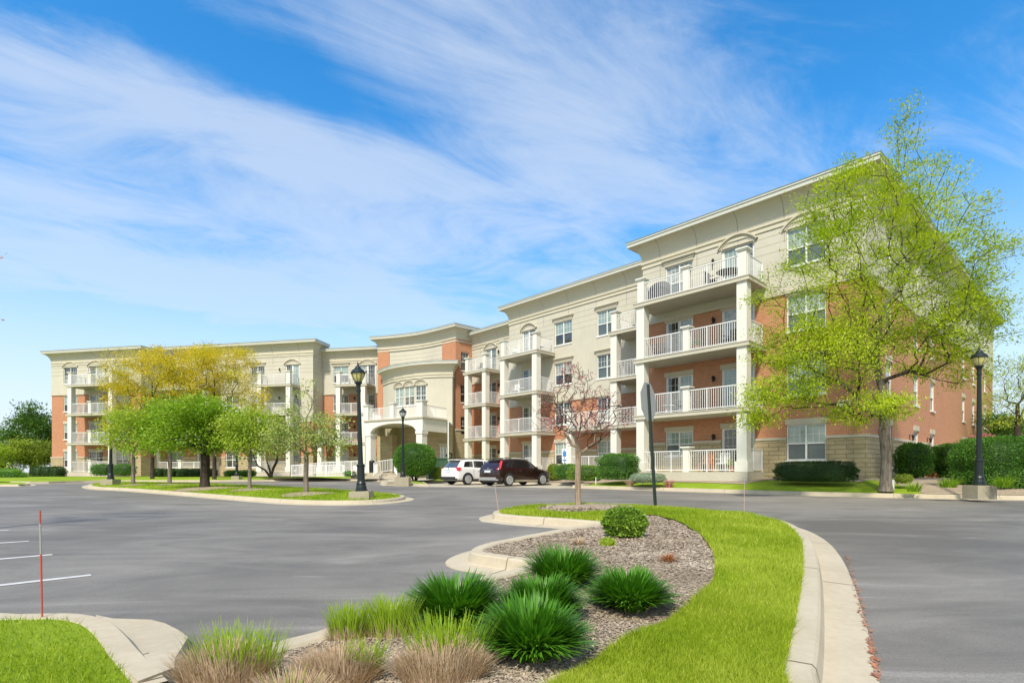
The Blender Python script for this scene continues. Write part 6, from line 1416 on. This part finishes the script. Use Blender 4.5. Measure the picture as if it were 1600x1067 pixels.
    for sg in (1, -1):
        g = MB()
        if rearlamp == 'oval':
            ring_ = [(-2.24 + .0, .60, 1.0), (-2.27, .62, .86), (-2.22, .80, .80), (-2.08, .925, .90), (-1.92, .945, 1.06), (-2.02, .90, 1.14), (-2.17, .76, 1.12)]
            cc = (-2.22, .84, .98); g.mesh([(x - .02, sg * (y + .012), z) for x, y, z in ring_] + [(cc[0] - .02, sg * (cc[1] + .03), cc[2])], [(k, (k + 1) % 7, 7) for k in range(7)])
        else:
            g.mesh([(x - .02, sg * (y + .012), z) for x, y, z in [(-2.24, .70, 1.02), (-2.26, .80, .94), (-2.10, .93, 1.02), (-1.96, .86, 1.22), (-1.80, .75, 1.50), (-1.86, .68, 1.50), (-2.06, .72, 1.24)]], [(0, 1, 2, 6), (2, 3, 6), (3, 4, 5, 6)])
        g.build('tail_light', M['tail'], t, local=True)
        g = MB(); g.box(I, .62, .80, sg * .93, sg * 1.10, 1.0, 1.14); g.build('wing_mirror', M[paintm], t, local=True)
        g = MB(); g.box(I, -1.4, 1.3, sg * .90, sg * .935, .25, .36); g.build('sill_trim', M['black_plastic' if not slant else 'chrome'], t, local=True)
        g = MB(); g.beam((-1.45, sg * .60, 1.70), (.15, sg * .60, 1.69), .03); g.beam((-1.4, sg * .60, 1.62), (-1.4, sg * .6, 1.70), .03); g.beam((.1, sg * .60, 1.62), (.1, sg * .6, 1.70), .03); g.build('roof_rail', M['black_plastic' if not slant else 'chrome'], t, local=True)
        for xh in (-.62, .38): g = MB(); g.box(I, xh, xh + .2, sg * .928, sg * .955, .90, .93); g.build('door_handle', M[paintm if not slant else 'chrome'], t, local=True)
        g = MB()
        for xd in (-.02, .98, -.93): g.box(I, xd - .005, xd + .005, sg * .922, sg * .932, .38, 1.0)
        g.build('door_gap', M['black_plastic'], t, local=True)
        for xw in (-1.42, 1.40):
            g = MB(); N_ = 20
            g.mesh([(xw + .435 * math.cos(math.pi * k / N_), sg * .938, .36 + .435 * math.sin(math.pi * k / N_)) for k in range(N_ + 1)] + [(xw + .435, sg * .938, .25), (xw - .435, sg * .938, .25)][::1], [tuple(range(N_ + 1)) + (N_ + 2, N_ + 1)])
            g.build('wheel_arch', M['black_plastic'], t, local=True)
            w = MB(); w.lathe([(.20, -.11), (.33, -.115), (.36, -.09), (.36, .09), (.33, .115), (.25, .115)], 28, (xw, sg * .85, .36), axis='y'); wh = w.build('wheel', M['rubber'], t, local=True, smooth=False)
            r = MB(); yo = sg * .972; r.lathe([(.25, -.012), (.252, .012), (.225, .014), (.22, -.012)], 28, (xw, yo, .36), axis='y')
            for k in range(10): a = 2 * math.pi * k / 10; r.beam((xw + .03 * math.cos(a), yo, .36 + .03 * math.sin(a)), (xw + .235 * math.cos(a), yo, .36 + .235 * math.sin(a)), .022, .036)
            r.lathe([(.055, -.02), (.055, .018), (.0, .02)], 12, (xw, yo, .36), axis='y'); r.build('rim', M['alloy'], wh, local=True)
    g = MB(); g.box(I, -2.1, 2.1, -.8, .8, .2, .3); g.build('underbody', M['black_plastic'], t, local=True)
    return t
hd = math.atan2(.678, .735)
def car_pos(px, Y):  # near rear wheel contact -> car origin
    X = (px - CX) / F * Y; lx, ly = -1.42, -.85; return X - (lx * math.cos(hd) - ly * math.sin(hd)), Y - (lx * math.sin(hd) + ly * math.cos(hd))
a = car_pos(794.5, 32.2); make_car('dark maroon sport utility car with slanted tail lights, parked nose to the building', (a[0], a[1], zrf(a[1]) + .02), hd, 'car_maroon', 1, 'slant')
a = car_pos(730, 34.9); make_car('white sport utility car with red oval tail lights, parked left of the maroon car', (a[0], a[1], zrf(a[1]) + .02), hd, 'car_white', 0, 'oval')
